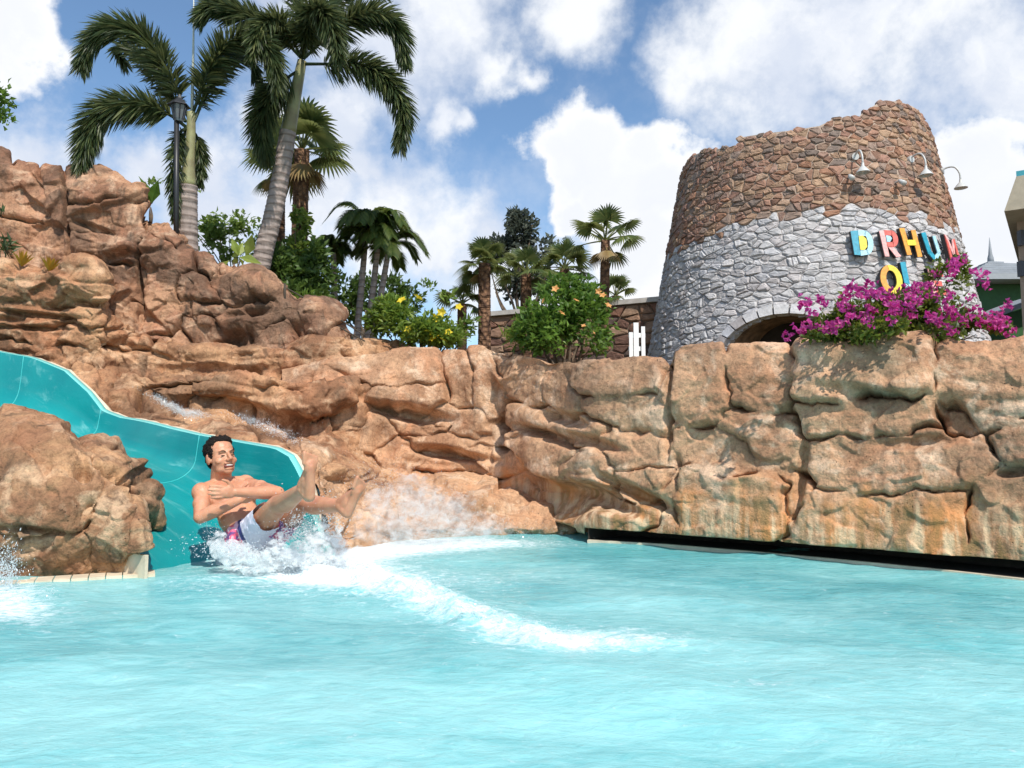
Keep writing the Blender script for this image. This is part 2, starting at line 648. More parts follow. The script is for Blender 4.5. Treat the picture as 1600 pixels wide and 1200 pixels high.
def clean_ids(A):
    """keep one connected patch per id; hand stray fragments to the neighbouring block"""
    A = A.copy()
    h, w = A.shape
    lab = np.full((h, w), -1, np.int64)
    comps = []
    Al = A.tolist()
    Ll = lab.tolist()
    for i0 in range(h):
        for j0 in range(w):
            if Ll[i0][j0] >= 0:
                continue
            v = Al[i0][j0]
            k = len(comps)
            Ll[i0][j0] = k
            st = [(i0, j0)]
            cells = []
            nb = -1
            while st:
                i, j = st.pop()
                cells.append((i, j))
                for a, b in ((i - 1, j), (i + 1, j), (i, j - 1), (i, j + 1)):
                    if 0 <= a < h and 0 <= b < w:
                        if Al[a][b] == v:
                            if Ll[a][b] < 0:
                                Ll[a][b] = k
                                st.append((a, b))
                        else:
                            nb = Al[a][b]
            comps.append((v, cells, nb))
    best = {}
    for k, (v, cells, nb) in enumerate(comps):
        if len(cells) > best.get(v, (0, 0))[0]:
            best[v] = (len(cells), k)
    for k, (v, cells, nb) in enumerate(comps):
        if best[v][1] != k or len(cells) < 40:
            for (i, j) in cells:
                A[i, j] = nb
    return A


def rock_sheet(root, net, nu, nv, seeds, mat, name='rock_block', dents=(), crack=0.085, cw=3.2, amp=(0.05, 0.022, 0.007), strata=0.0, seedn=0.0, edge_round=0.05, er=14.0, facet=0.03, flat_z=None):
    net = np.asarray(net, float)            # rows x cols x 3
    rows = np.stack([catmull(r, nu) for r in net])
    G = np.stack([catmull(rows[:, j], nv) for j in range(nu)], 1)   # nv x nu x 3
    du = np.gradient(G, axis=1)
    dv = np.gradient(G, axis=0)
    N = np.cross(du, dv)
    N /= np.linalg.norm(N, axis=2)[:, :, None] + 1e-9
    P = G.reshape(-1, 3)
    N = N.reshape(-1, 3)
    pp = proj(P)
    idx, h = block_field(pp, seeds, crack, cw, seedn, edge_round=edge_round, er=er)
    for dn in dents:
        cx, cy, rx, ry, ang, dep = dn
        a = math.radians(ang)
        dx, dy = pp[:, 0] - cx, pp[:, 1] - cy
        x, y = dx * math.cos(a) + dy * math.sin(a), -dx * math.sin(a) + dy * math.cos(a)
        r2 = (x / rx) ** 2 + (y / ry) ** 2
        h = h + (dep * 1.5 if dep < 0 else dep) * np.exp(-r2 ** 1.6)
    # chiselled facets
    h = h + facet_field(pp, 52.0, facet * 1.25, seedn) + facet_field(pp, 24.0, facet * 0.42, seedn + 0.5)
    h = h + amp[0] * 0.8 * fbm(P * 1.5 + seedn, 2) + 0.6 * amp[1] * (ridged(P * 5.0 + seedn, 3) - 1.2) + 0.75 * amp[2] * fbm(P * 22.0, 3)
    if strata:
        S = P * np.array([1.1, 1.1, 7.5]) + np.array([0, 0, 1]) * perlin(P * 0.9)[:, None] * 1.5
        sv = perlin(S)
        h = h + strata * (np.abs(sv) * 1.8 - 0.4)
    P = P + N * h[:, None]
    if flat_z is not None:
        m_ = pp[:, 0] > flat_z[1]
        P[m_, 2] = np.maximum(P[m_, 2], flat_z[0])
    ii = np.arange(nv * nu).reshape(nv, nu)
    Q = np.stack([ii[:-1, :-1], ii[:-1, 1:], ii[1:, 1:], ii[1:, :-1]], -1).reshape(-1, 4)
    qid = clean_ids(idx[Q[:, 0]].reshape(nv - 1, nu - 1)).ravel()
    base = root_off(root)
    for b in range(len(seeds)):
        sel = Q[qid == b]
        if not len(sel):
            continue
        u, inv = np.unique(sel, return_inverse=True)
        me = mesh_np(name, P[u] - base, inv.reshape(-1, 4), True, [mat])
        link(name, me, root)
    return P.reshape(nv, nu, 3)


def col_interp(xs, table):
    t = np.asarray(table, float)
    return np.interp(xs, t[:, 0], t[:, 1])


# --- right wall and the recessed middle wall (one continuous rock face)
xs = [1800, 1700, 1600, 1520, 1450, 1370, 1300, 1230, 1160, 1100, 1040, 980, 920, 880, 840, 800, 760, 720, 680, 640, 600, 560, 520, 480, 440]
xs = xs[::-1]
top = [(440, 575), (480, 568), (545, 560), (575, 556), (600, 554), (640, 548), (690, 546), (740, 545), (780, 546), (830, 558), (880, 566), (920, 562), (980, 560), (1040, 552), (1100, 546), (1160, 544), (1230, 541), (1300, 545), (1370, 538), (1450, 536), (1520, 540), (1600, 535), (1800, 530)]
bot = [(440, 720), (520, 745), (600, 765), (680, 790), (760, 800), (840, 812), (900, 822), (920, 829), (1600, 884), (1800, 902)]
dep = [(440, 7.7), (520, 7.75), (600, 7.85), (680, 7.9), (740, 7.8), (800, 7.35), (860, 6.75)]
for x_ in (920, 1040, 1160, 1300, 1450, 1600, 1700, 1800):
    p_ = Wz(x_, col_interp([x_], bot)[0], 0.09)
    dep.append((x_, p_[1] * CT + (p_[2] - CAM_Z) * ST + 0.05))
root_w = thing('rock_wall', W(1200, 860, 6.0), 'long tan artificial rock wall rising behind the pool under the stone tower', 'rock wall')
net = []
D_ = col_interp(xs, dep)
T_ = col_interp(xs, top)
B_ = col_interp(xs, bot)
net.append([W(x, b, d + 0.30) + np.array([0, 0, 0.0]) for x, b, d in zip(xs, B_, D_)])
net.append([W(x, b, d + 0.02) for x, b, d in zip(xs, B_, D_)])
for f in (0.2, 0.42, 0.64, 0.84):
    net.append([W(x, b + (t - b) * f, d + 0.34 * f) for x, b, t, d in zip(xs, B_, T_, D_)])
net.append([W(x, t + 3, d + 0.40) for x, t, d in zip(xs, T_, D_)])
net.append([W(x, t, d + 0.54) - np.array([0, 0, 0.005]) for x, t, d in zip(xs, T_, D_)])
r_ = [W(x, t, d + 0.58) + np.array([0, 0.5, -0.06]) for x, t, d in zip(xs, T_, D_)]
net.append(r_)
net.append([p + np.array([0, 1.0, -0.35]) for p in r_])
WDIR = np.array([0.776, -0.63, 0.0])
net = [list(r) + [r[-1] + WDIR * 0.9, r[-1] + WDIR * 1.9, r[-1] + WDIR * 3.0] for r in net]
SE_A = [
    (1950, 640, 100, 110, 0.03, 0, 0), (1960, 860, 110, 90, 0.0, 0, 0), (2250, 650, 180, 150, 0.04, 0, 0), (2300, 960, 200, 150, 0.0, 0, 0), (2900, 800, 420, 400, 0.02, 0, 0),
    (1085, 605, 50, 60, 0.05, 0.02, 0.0), (1192, 592, 52, 58, 0.02, -0.02, 0.01), (1195, 672, 60, 38, 0.0, 0.0, 0.02, 12), (1345, 582, 110, 46, 0.13, -0.02, 0.06),
    (1340, 655, 108, 30, 0.04, -0.03, 0.04), (1412, 722, 155, 48, 0.03, 0.03, 0.03), (1545, 600, 70, 62, 0.03, 0.02, 0.0), (1497, 655, 24, 32, -0.10, 0.0, 0.0),
    (1590, 690, 38, 36, 0.04, 0.0, 0.02), (1100, 703, 75, 28, -0.05, -0.02, -0.01, 6), (1130, 790, 97, 50, 0.05, 0.0, -0.02), (1240, 775, 15, 30, -0.03, 0.0, 0.0),
    (1385, 812, 130, 52, 0.02, 0.0, -0.01), (1565, 800, 50, 78, 0.0, 0.03, -0.01), (1680, 620, 60, 90, 0.05, 0, 0), (1720, 790, 90, 80, 0.0, 0, 0),
    (808, 600, 35, 50, -0.06, 0.02, 0.0), (873, 608, 30, 45, -0.03, 0.02, 0.02, -8), (950, 582, 88, 28, 0.02, 0.0, 0.03), (975, 648, 72, 28, -0.02, 0.0, 0.0),
    (995, 702, 78, 26, 0.0, 0.0, 0.02), (842, 705, 48, 26, 0.06, 0.0, 0.06, 18), (905, 722, 45, 15, -0.02, 0.0, 0.03, 12), (1000, 755, 42, 28, 0.06, 0.0, 0.04),
    (1042, 792, 24, 44, 0.02, 0.0, 0.0), (965, 805, 66, 22, 0.03, 0.0, 0.0), (880, 772, 72, 24, -0.20, 0.0, -0.02, 6), (752, 600, 19, 55, 0.06, 0.0, 0.02, -6),
    (718, 595, 24, 46, 0.0, 0.02, 0.0), (632, 576, 60, 26, 0.06, 0.0, 0.05, -8), (635, 618, 72, 15, 0.15, 0.0, 0.06, -4), (640, 655, 62, 20, -0.12, 0.0, 0.0, 8),
    (687, 650, 21, 18, 0.07, 0.0, 0.04), (730, 665, 22, 30, 0.0, 0.0, 0.02), (690, 690, 52, 15, 0.04, 0.0, 0.04, 8), (733, 712, 22, 14, 0.05, 0.0, 0.03, 14),
    (625, 708, 30, 22, -0.04, 0.0, 0.0), (530, 620, 34, 26, 0.06, 0.0, 0.05), (572, 672, 34, 34, -0.02, 0.0, 0.0, -10), (515, 678, 22, 38, -0.04, 0.0, 0.0),
    (690, 726, 48, 14, -0.16, 0.0, 0.0), (774, 675, 13, 32, -0.25, 0.0, 0.0), (780, 722, 26, 20, -0.10, 0.0, 0.0), (820, 655, 40, 18, 0.02, 0.0, 0.04, 10),
    (900, 672, 50, 16, -0.02, 0.0, 0.02, 14), (560, 740, 40, 18, -0.06, 0, 0), (760, 775, 60, 22, -0.16, 0, 0), (640, 755, 50, 16, -0.1, 0, 0), (455, 640, 30, 60, 0.0, 0, 0)]
DEN_A = [(1330, 615, 40, 10, 5, -0.05), (880, 655, 40, 10, 18, -0.06), (920, 690, 46, 9, 14, -0.09), (850, 680, 40, 8, 20, -0.10), (640, 645, 60, 10, 10, -0.12),
         (700, 708, 60, 8, 10, -0.10), (1045, 620, 5, 90, 3, -0.07), (1300, 560, 50, 14, 0, 0.05), (990, 770, 60, 10, 25, -0.12), (770, 640, 12, 60, -6, -0.12),
         (1250, 740, 8, 60, 8, -0.06), (545, 660, 20, 30, 0, -0.08), (600, 690, 18, 26, 0, -0.08), (1440, 690, 60, 10, -6, -0.04), (1590, 735, 30, 7, -8, -0.08), (935, 780, 60, 14, 18, -0.10)]
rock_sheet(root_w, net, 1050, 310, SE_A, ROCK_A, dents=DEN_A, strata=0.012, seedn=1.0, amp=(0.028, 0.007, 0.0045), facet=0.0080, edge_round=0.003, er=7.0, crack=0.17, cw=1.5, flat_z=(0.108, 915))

# --- terraced rock between the slide and the cliff
root_c = thing('rock_terrace', W(330, 640, 7.0), 'stepped tan rock ledges with a small stream beside the slide', 'rock ledge')
cx_ = [60, 120, 180, 245, 300, 370, 440, 490, 540, 600, 660]
rowsC = [
    ([560, 590, 668, 690, 705, 716, 730, 745, 760, 775, 790], [7.95, 7.72, 7.22, 6.9, 6.58, 6.22, 5.95, 5.95, 6.2, 6.6, 7.0]),
    ([545, 575, 645, 664, 678, 690, 703, 712, 730, 750, 770], [8.0, 7.85, 7.36, 7.04, 6.72, 6.36, 6.1, 6.15, 6.4, 6.8, 7.2]),
    ([538, 560, 618, 640, 652, 664, 682, 694, 705, 725, 745], [8.1, 8.0, 7.6, 7.45, 7.25, 7.1, 7.0, 7.05, 7.2, 7.5, 7.7]),
    ([530, 548, 600, 618, 628, 640, 660, 676, 685, 700, 715], [8.15, 8.1, 7.75, 7.7, 7.65, 7.6, 7.55, 7.55, 7.6, 7.8, 7.9]),
    ([520, 538, 580, 590, 586, 586, 592, 602, 604, 610, 640], [8.2, 8.15, 7.9, 7.8, 7.72, 7.68, 7.66, 7.66, 7.7, 7.9, 8.0]),
    ([515, 530, 570, 578, 577, 577, 582, 588, 586, 590, 600], [8.3, 8.3, 8.2, 8.2, 8.2, 8.18, 8.16, 8.12, 8.1, 8.1, 8.2]),
    ([505, 515, 530, 536, 542, 546, 544, 534, 532, 545, 560], [8.35, 8.35, 8.3, 8.3, 8.3, 8.3, 8.28, 8.25, 8.25, 8.25, 8.3]),
    ([500, 508, 520, 528, 536, 540, 536, 526, 525, 528, 548], [8.6, 8.6, 8.6, 8.6, 8.6, 8.6, 8.6, 8.55, 8.5, 8.5, 8.6]),
    ([500, 508, 520, 528, 536, 540, 536, 530, 535, 545, 560], [9.3, 9.3, 9.3, 9.3, 9.3, 9.3, 9.3, 9.3, 9.3, 9.3, 9.4])]
netC = [[W(x, y, d + (0.9 if x >= 660 else 0.45 if x >= 600 else 0.1 if x >= 540 else 0.0)) for x, y, d in zip(cx_, ys, ds)] for ys, ds in rowsC]
SE_C = [(195, 528, 32, 14, 0.05, 0, 0.03, 18), (315, 557, 58, 17, 0.05, 0, 0.04), (400, 556, 36, 20, 0.02, 0, 0.03), (490, 558, 58, 26, 0.05, 0, 0.03, -4), (250, 560, 12, 16, 0.06, 0, 0.02),
        (200, 556, 36, 18, 0.0, 0, 0.02, 10), (352, 600, 66, 20, 0.09, 0, 0.04), (430, 622, 46, 30, 0.04, 0, 0.03), (520, 626, 45, 30, 0.04, 0, 0.02), (505, 672, 50, 24, -0.08, 0, 0),
        (235, 592, 48, 11, 0.02, 0, 0.02, 6), (267, 610, 24, 12, 0.08, 0, 0.04), (345, 632, 55, 14, -0.08, 0, 0), (230, 625, 40, 14, 0.03, 0, 0, 20), (150, 575, 30, 20, 0.02, 0, 0, 40),
        (200, 610, 25, 20, 0.03, 0, 0, 30), (300, 655, 50, 12, 0.0, 0, 0, 10), (400, 655, 50, 13, -0.04, 0, 0, 12), (440, 690, 45, 12, 0.03, 0, 0, 12), (350, 680, 60, 12, 0.03, 0, 0, 10), (600, 640, 40, 40, 0, 0, 0),
        (110, 548, 40, 12, 0.02, 0, 0.02), (545, 700, 45, 20, -0.03, 0, 0), (470, 590, 40, 12, -0.05, 0, 0), (560, 540, 30, 20, 0.02, 0, 0), (600, 530, 40, 20, 0.04, 0, 0), (300, 582, 60, 7, -0.05, 0, 0)]
DEN_C = [(470, 660, 40, 12, 10, -0.12), (395, 640, 40, 9, 20, -0.10), (540, 650, 20, 22, 0, -0.12), (330, 575, 80, 5, 0, -0.08), (480, 580, 60, 6, 0, -0.1), (220, 545, 60, 5, 20, -0.06)]
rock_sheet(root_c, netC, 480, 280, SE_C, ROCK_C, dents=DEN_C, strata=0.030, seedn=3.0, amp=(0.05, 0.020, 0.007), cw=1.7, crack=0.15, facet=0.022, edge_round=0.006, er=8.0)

# --- upper cliff at the left
root_d = thing('rock_cliff', W(240, 540, 8.6), 'tall red brown rock cliff below the two big palms', 'cliff')
cd = [-220, -120, -40, 0, 40, 80, 110, 140, 170, 205, 240, 270, 300, 340, 380, 415, 438, 470, 500, 522, 535, 560]
topD = [(-220, 215), (-120, 225), (0, 236), (30, 250), (60, 258), (100, 268), (140, 266), (170, 272), (205, 296), (228, 318), (240, 338), (262, 345), (285, 372), (300, 382), (340, 402), (380, 412), (415, 425), (438, 446), (450, 465), (480, 474), (505, 478), (522, 490), (535, 520), (560, 545)]
botD = [(-220, 430), (0, 430), (100, 440), (150, 470), (180, 530), (240, 540), (300, 548), (400, 552), (480, 545), (535, 548), (560, 556)]
depD = [(-220, 8.7), (0, 8.75), (110, 8.7), (170, 8.6), (300, 8.55), (440, 8.4), (535, 8.35), (560, 8.5)]
T_ = col_interp(cd, topD)
B_ = col_interp(cd, botD)
D_ = col_interp(cd, depD)
netD = [[W(x, b + 18, d + 0.1) for x, b, d in zip(cd, B_, D_)]]
for f in (0.0, 0.2, 0.42, 0.64, 0.84):
    netD.append([W(x, b + (t - b) * f, d + 0.35 * f) for x, b, t, d in zip(cd, B_, T_, D_)])
netD.append([W(x, t + 3, d + 0.45) for x, t, d in zip(cd, T_, D_)])
rD = [W(x, t, d + 0.6) for x, t, d in zip(cd, T_, D_)]
netD.append([p - np.array([0, 0, 0.01]) for p in rD])
netD.append([p + np.array([0, 0.5, -0.05]) for p in rD])
netD.append([p + np.array([0, 1.2, -0.45]) for p in rD])
SE_D = [(6, 258, 14, 24, 0.10, 0, 0), (42, 260, 30, 13, 0.06, 0, 0.03, 10), (35, 306, 32, 38, 0.02, 0.02, 0.0), (88, 306, 20, 46, 0.05, 0, 0.0), (33, 360, 30, 17, -0.02, 0, 0), (74, 378, 37, 28, -0.02, 0, 0, -20),
        (168, 294, 62, 30, 0.10, 0, 0.02), (172, 343, 62, 22, 0.04, 0.02, 0.02, 6), (172, 382, 58, 28, 0.14, 0.0, 0.06), (262, 362, 34, 18, 0.02, 0, 0.02, 20), (252, 340, 10, 12, 0.06, 0, 0),
        (258, 400, 40, 26, 0.12, 0.0, 0.02), (322, 412, 30, 22, 0.03, 0, 0.02, 25), (392, 440, 46, 27, 0.10, 0.0, 0.05), (190, 446, 27, 36, 0.0, -0.02, 0.02), (203, 502, 22, 22, 0.02, 0, 0),
        (250, 476, 30, 54, 0.06, 0.02, 0.0), (307, 442, 27, 26, 0.08, 0, 0.03), (305, 476, 30, 12, -0.03, 0, 0), (310, 514, 25, 24, 0.04, 0, 0.0, -15), (395, 489, 60, 22, 0.03, 0, 0.04, -6),
        (422, 524, 60, 17, 0.05, 0, 0.02, -4), (485, 497, 34, 32, 0.12, 0.02, 0.02), (352, 535, 28, 12, -0.12, 0, 0), (225, 445, 8, 40, -0.12, 0, 0), (345, 430, 18, 22, -0.04, 0, 0),
        (-60, 300, 40, 60, 0.05, 0, 0), (-60, 400, 50, 40, 0, 0, 0), (-150, 330, 50, 90, 0, 0, 0), (280, 535, 30, 14, 0.02, 0, 0), (130, 425, 30, 15, -0.06, 0, 0), (240, 530, 20, 20, 0, 0, 0), (540, 530, 20, 20, 0, 0, 0), (350, 415, 20, 12, 0.0, 0, 0)]
DEN_D = [(150, 358, 30, 5, 18, -0.08), (390, 490, 28, 8, -12, -0.10), (365, 528, 24, 10, -14, -0.14), (215, 452, 4, 50, -2, -0.10), (105, 330, 4, 80, -4, -0.10), (470, 515, 16, 10, 0, -0.08), (190, 402, 50, 6, -6, -0.10)]
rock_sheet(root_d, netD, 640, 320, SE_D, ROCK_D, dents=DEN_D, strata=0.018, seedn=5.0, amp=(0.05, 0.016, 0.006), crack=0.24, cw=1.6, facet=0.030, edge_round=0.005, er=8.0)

# --- layered ledge above the slide at the left edge
root_l = thing('rock_ledge', W(80, 560, 8.0), 'layered brown rock ledge with two yellow plants above the slide', 'rock ledge')
cl = [-260, -160, -80, 0, 40, 80, 110, 140, 160, 175, 190, 215]
topL = [(-260, 395), (0, 405), (25, 410), (60, 425), (90, 412), (120, 408), (140, 415), (158, 428), (166, 450), (175, 480), (190, 505), (215, 520)]
depL = [(-260, 7.9), (0, 7.95), (80, 7.98), (130, 7.95), (160, 8.0), (180, 8.15), (215, 8.4)]
T_ = col_interp(cl, topL)
D_ = col_interp(cl, depL)
B_ = [590, 590, 590, 585, 580, 578, 578, 580, 585, 590, 590, 590]
netL = [[W(x, b, d - 0.05) for x, b, d in zip(cl, B_, D_)]]
for f in (0.25, 0.5, 0.72, 0.9):
    netL.append([W(x, b + (t - b) * f, d + 0.05 * f) for x, b, t, d in zip(cl, B_, T_, D_)])
netL.append([W(x, t + 2, d + 0.12) for x, t, d in zip(cl, T_, D_)])
netL.append([W(x, t, d + 0.3) - np.array([0, 0, 0.02]) for x, t, d in zip(cl, T_, D_)])
netL.append([W(x, t, d + 0.9) - np.array([0, 0, 0.16]) for x, t, d in zip(cl, T_, D_)])
SE_L = [(52, 440, 60, 30, 0.04, 0, 0.02), (130, 437, 36, 28, 0.12, 0, 0.05), (45, 484, 56, 10, 0.05, 0, 0.04, 4), (142, 490, 36, 15, 0.07, 0, 0.05, 12), (50, 502, 56, 8, 0.0, 0, 0.03, 6), (40, 524, 52, 10, 0.04, 0, 0.02),
        (122, 530, 42, 16, 0.06, 0, 0.03, 16), (-60, 440, 40, 40, 0.02, 0, 0), (-60, 510, 40, 30, 0.04, 0, 0), (-180, 470, 80, 60, 0, 0, 0), (185, 500, 16, 30, 0, 0, 0), (105, 470, 18, 12, -0.06, 0, 0), (140, 560, 60, 16, 0, 0, 0), (20, 560, 60, 20, 0, 0, 0), (165, 520, 20, 14, 0.03, 0, 0.02, 20)]
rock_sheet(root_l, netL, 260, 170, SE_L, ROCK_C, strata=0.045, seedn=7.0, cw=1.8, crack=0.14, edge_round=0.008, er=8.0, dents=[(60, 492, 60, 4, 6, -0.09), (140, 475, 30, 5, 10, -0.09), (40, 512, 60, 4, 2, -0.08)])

# --- big boulder at the left, beside the slide mouth
root_e = thing('rock_boulder', Wz(120, 900, 0.0), 'big rounded brown boulder at the pool edge left of the slide mouth', 'boulder')
ce = [-320, -220, -120, -40, 20, 70, 115, 150, 182, 204, 215, 217, 200, 172]
topE = [(-320, 640), (-120, 646), (0, 650), (60, 654), (100, 664), (140, 676), (170, 690), (185, 704), (203, 722), (212, 738), (217, 752), (221, 765), (242, 765)]
ft = [(-320, 4.3), (-120, 4.36), (20, 4.44), (120, 4.50), (195, 4.54), (220, 4.58), (236, 4.66)]
T_ = col_interp(ce, topE)
netE = []
D_ = list(col_interp(ce, ft))
D_[-3], D_[-2], D_[-1] = 4.72, 4.95, 5.3
foot = [Wz(x, 600 + 0, 0) if False else W(x, 600, d) for x, d in zip(ce, D_)]


def footpt(x, d, z):
    yc = (z - CAM_Z - d * ST) / CT
    return np.array([(x - 800) / FPX * d, d * CT - yc * ST, z])


netE.append([footpt(x, d + 0.08, -0.25) for x, d in zip(ce, D_)])
netE.append([footpt(x, d, 0.05) for x, d in zip(ce, D_)])
tops = [W(x, t, d + 0.55) for x, t, d in zip(ce, T_, D_)]
tops[-1] = W(172, 850, 5.4)
tops[-2] = W(196, 838, 5.15)
tops[-3] = W(214, 785, 4.95)
for f, back in ((0.22, -0.06), (0.45, -0.05), (0.66, 0.08), (0.86, 0.28)):
    row = []
    for x, d, tp in zip(ce, D_, tops):
        z = 0.05 + (tp[2] - 0.05) * f
        row.append(footpt(x, d + back, z))
    netE.append(row)
netE.append([p + np.array([0, -0.03, -0.005]) for p in tops])
netE.append([p + np.array([0.0, 0.25, -0.05]) for p in tops])
netE.append([p + np.array([-0.05, 0.45, -0.35]) for p in tops])
SE_E = [(75, 735, 88, 85, 0.08, -0.02, 0.03), (182, 726, 42, 28, 0.05, 0.0, 0.04, 25), (190, 822, 52, 74, 0.04, 0.02, 0.0), (65, 872, 72, 34, 0.03, 0, 0.0), (-80, 760, 70, 110, 0.05, 0, 0), (-200, 780, 80, 120, 0, 0, 0), (160, 690, 60, 18, 0.02, 0, 0, 18), (135, 790, 20, 24, -0.02, 0, 0)]
DEN_E = [(130, 745, 12, 14, 0, -0.09), (200, 760, 40, 8, 26, -0.06), (60, 825, 50, 6, 6, -0.06), (60, 700, 60, 40, 0, 0.05)]
rock_sheet(root_e, netE, 330, 230, SE_E, ROCK_E, dents=DEN_E, seedn=9.0, amp=(0.045, 0.020, 0.007), crack=0.13, cw=2.2, er=14, edge_round=0.012, facet=0.015)

# --- wet low rocks at the waterline, right of the slide mouth
root_f = thing('rock_shelf', Wz(640, 842, 0.0), 'low wet sunlit rocks at the waterline right of the slide', 'rock shelf')
cf = [445, 478, 512, 530, 560, 600, 640, 690, 740, 800, 860, 905, 940, 970]
fy = [872, 868, 866, 862, 858, 851, 845, 841, 838, 836, 834, 832, 832, 833]
foot = [Wz(x, y, 0.0) for x, y in zip(cf, fy)]
dF = [p[1] * CT + (p[2] - CAM_Z) * ST for p in foot]
foot[0] = Wz(514, 864, 0.0) + np.array([-0.02, 0.25, 0])
foot[1] = Wz(514, 864, 0.0)
foot[2] = Wz(521, 864, 0.0)
dF[0], dF[1], dF[2] = dF[0] + 0.3, dF[1] + 0.1, dF[2]
netF = [[p + np.array([0, 0.15, -0.35]) for p in foot], [p + np.array([0, 0.02, -0.03]) for p in foot]]
lefts = iter(((512, 511, 516), (500, 501, 512), (474, 484, 506), (450, 476, 505), (440, 470, 505), (440, 470, 505)))
for ys, dd in (([820, 822, 826, 830, 830, 826, 822, 818, 818, 820, 822, 822, 823, 825], 0.03),
               ([765, 770, 782, 800, 806, 802, 796, 792, 790, 796, 806, 812, 815, 818], 0.22),
               ([716, 722, 738, 765, 782, 778, 772, 766, 766, 776, 796, 806, 810, 813], 0.62),
               ([697, 696, 706, 728, 752, 756, 754, 748, 750, 764, 788, 802, 806, 808], 0.95),
               ([694, 690, 698, 716, 738, 744, 744, 740, 742, 758, 784, 800, 804, 806], 1.35),
               ([696, 694, 702, 716, 732, 738, 738, 736, 738, 756, 784, 800, 804, 806], 2.0)):
    cfr = list(next(lefts)) + cf[3:]
    netF.append([W(x, y, d + dd) for x, y, d in zip(cfr, ys, dF)])
SE_F = [(490, 715, 36, 22, 0.03, 0, 0.02, 20), (520, 745, 30, 18, 0.04, 0, 0.02), (545, 815, 34, 36, 0.0, 0, 0), (590, 780, 30, 20, 0.05, 0, 0.02), (640, 815, 50, 20, 0.02, 0, 0), (690, 800, 40, 16, -0.02, 0, 0.02),
        (765, 776, 50, 22, 0.06, 0, 0.03, -6), (700, 758, 45, 9, 0.02, 0, 0.02), (820, 812, 55, 14, 0.04, 0, 0.02, -5), (760, 822, 40, 10, 0.0, 0, 0), (890, 815, 30, 12, 0.03, 0, 0), (660, 742, 60, 8, 0, 0, 0), (590, 745, 40, 9, 0.02, 0, 0), (940, 818, 30, 12, 0, 0, 0), (580, 840, 40, 14, 0, 0, 0)]
rock_sheet(root_f, netF, 330, 190, SE_F, ROCK_F, seedn=11.0, amp=(0.03, 0.018, 0.006), crack=0.05, cw=3.0, facet=0.03, edge_round=0.04)

# ------------------------------------------------------------------ terrain behind the rocks, ground, pool basin
SOIL = simple_mat('soil', (0.16, 0.10, 0.06), 0.9, 0.3, 3.0, 0.5, 25.0, col2=(0.07, 0.08, 0.03))


def terr_z(x, y):
    base = 1.22 + 0.0 * x
    left = sstep(-x, 1.4, 3.2) * 1.75 + sstep(-x, 3.6, 5.6) * 0.75
    edge = sstep(y, 6.2, 7.6)
    return base + left * sstep(y, 8.6, 10.2)


gx = np.concatenate([[-400, -120, -40, -20], np.linspace(-12, 24, 90), [40, 120, 400]])
gy = np.concatenate([[6.2, 7.0, 7.8], np.linspace(8.3, 24, 60), [40, 120, 600]])
GX, GY = np.meshgrid(gx, gy)
# the front border of the bed follows the back of the rock wall
front = np.interp(gx, [-12, -3.2, -1.0, 0.8, 3.4, 6, 24], [9.6, 9.4, 8.9, 7.6, 5.3, 3.2, 3.0])
GYs = np.maximum(GY, front[None, :] + 0.0)
GZ = terr_z(GX, GYs)
ii = np.arange(GX.size).reshape(GX.shape)
Q = np.stack([ii[:-1, :-1], ii[:-1, 1:], ii[1:, 1:], ii[1:, :-1]], -1).reshape(-1, 4)
V = np.stack([GX, GYs, GZ], -1).reshape(-1, 3)
tag(link('terrain', mesh_np('terrain', V, Q, True, [SOIL])), kind='structure')

DECK = simple_mat('deck_stone', (0.55, 0.48, 0.38), 0.8, 0.12, 4.0, 0.3, 40.0)
hx0, hx1, hy0, hy1 = -9.0, 9.0, -7.0, 12.0
L = 900.0
mb = MB()
for (x0, x1, y0, y1) in ((-L, L, -L, hy0), (-L, L, hy1, L), (-L, hx0, hy0, hy1), (hx1, L, hy0, hy1)):
    mb.add([[x0, y0, 0.12], [x1, y0, 0.12], [x1, y1, 0.12], [x0, y1, 0.12]], [[0, 1, 2, 3]])
g = mb.build('ground', DECK, None)
tag(g, kind='structure')
PLASTER = simple_mat('pool_plaster', (0.60, 0.84, 0.86), 0.5, 0.04, 2.0)
mb = MB()
mb.add([[hx0, hy0, -1.05], [hx1, hy0, -1.05], [hx1, hy1, -1.05], [hx0, hy1, -1.05],
        [hx0, hy0, 0.12], [hx1, hy0, 0.12], [hx1, hy1, 0.12], [hx0, hy1, 0.12]],
       [[0, 1, 2, 3], [0, 4, 5, 1], [1, 5, 6, 2], [2, 6, 7, 3], [3, 7, 4, 0]])
tag(mb.build('pool_floor', PLASTER, None), kind='structure')

# dark gutter slot under the right wall
DARK = simple_mat('gutter_dark', (0.030, 0.024, 0.018), 0.85, 0.3, 10.0)
CREAM = simple_mat('cream_concrete', (0.72, 0.60, 0.44), 0.75, 0.12, 9.0, 0.3, 60.0)
gut = thing('pool_gutter', Wz(1260, 880, 0.0), 'dark slotted gutter between the rock wall and the water', 'gutter')
pts = [(919, 846), (1040, 853), (1160, 863), (1300, 876), (1450, 891), (1600, 908), (1800, 930)]
fr = np.array([Wz(x, y, 0.0) for x, y in pts])
fr = np.concatenate([fr, [fr[-1] + WDIR * 1.2, fr[-1] + WDIR * 3.0]])
out_n = np.array([-0.66, -0.75, 0])
mb = MB()
lo = np.concatenate([fr, fr - out_n * 0.5])
k = len(fr)
V = np.concatenate([fr + [0, 0, -0.3], fr + [0, 0, 0.012], fr - out_n * 0.42 + [0, 0, 0.012], fr - out_n * 0.42 + [0, 0, 0.34]])
Q = []
for r in range(3):
    for j in range(k - 1):
        Q.append([r * k + j, r * k + j + 1, (r + 1) * k + j + 1, (r + 1) * k + j])
mb.add(V, Q)
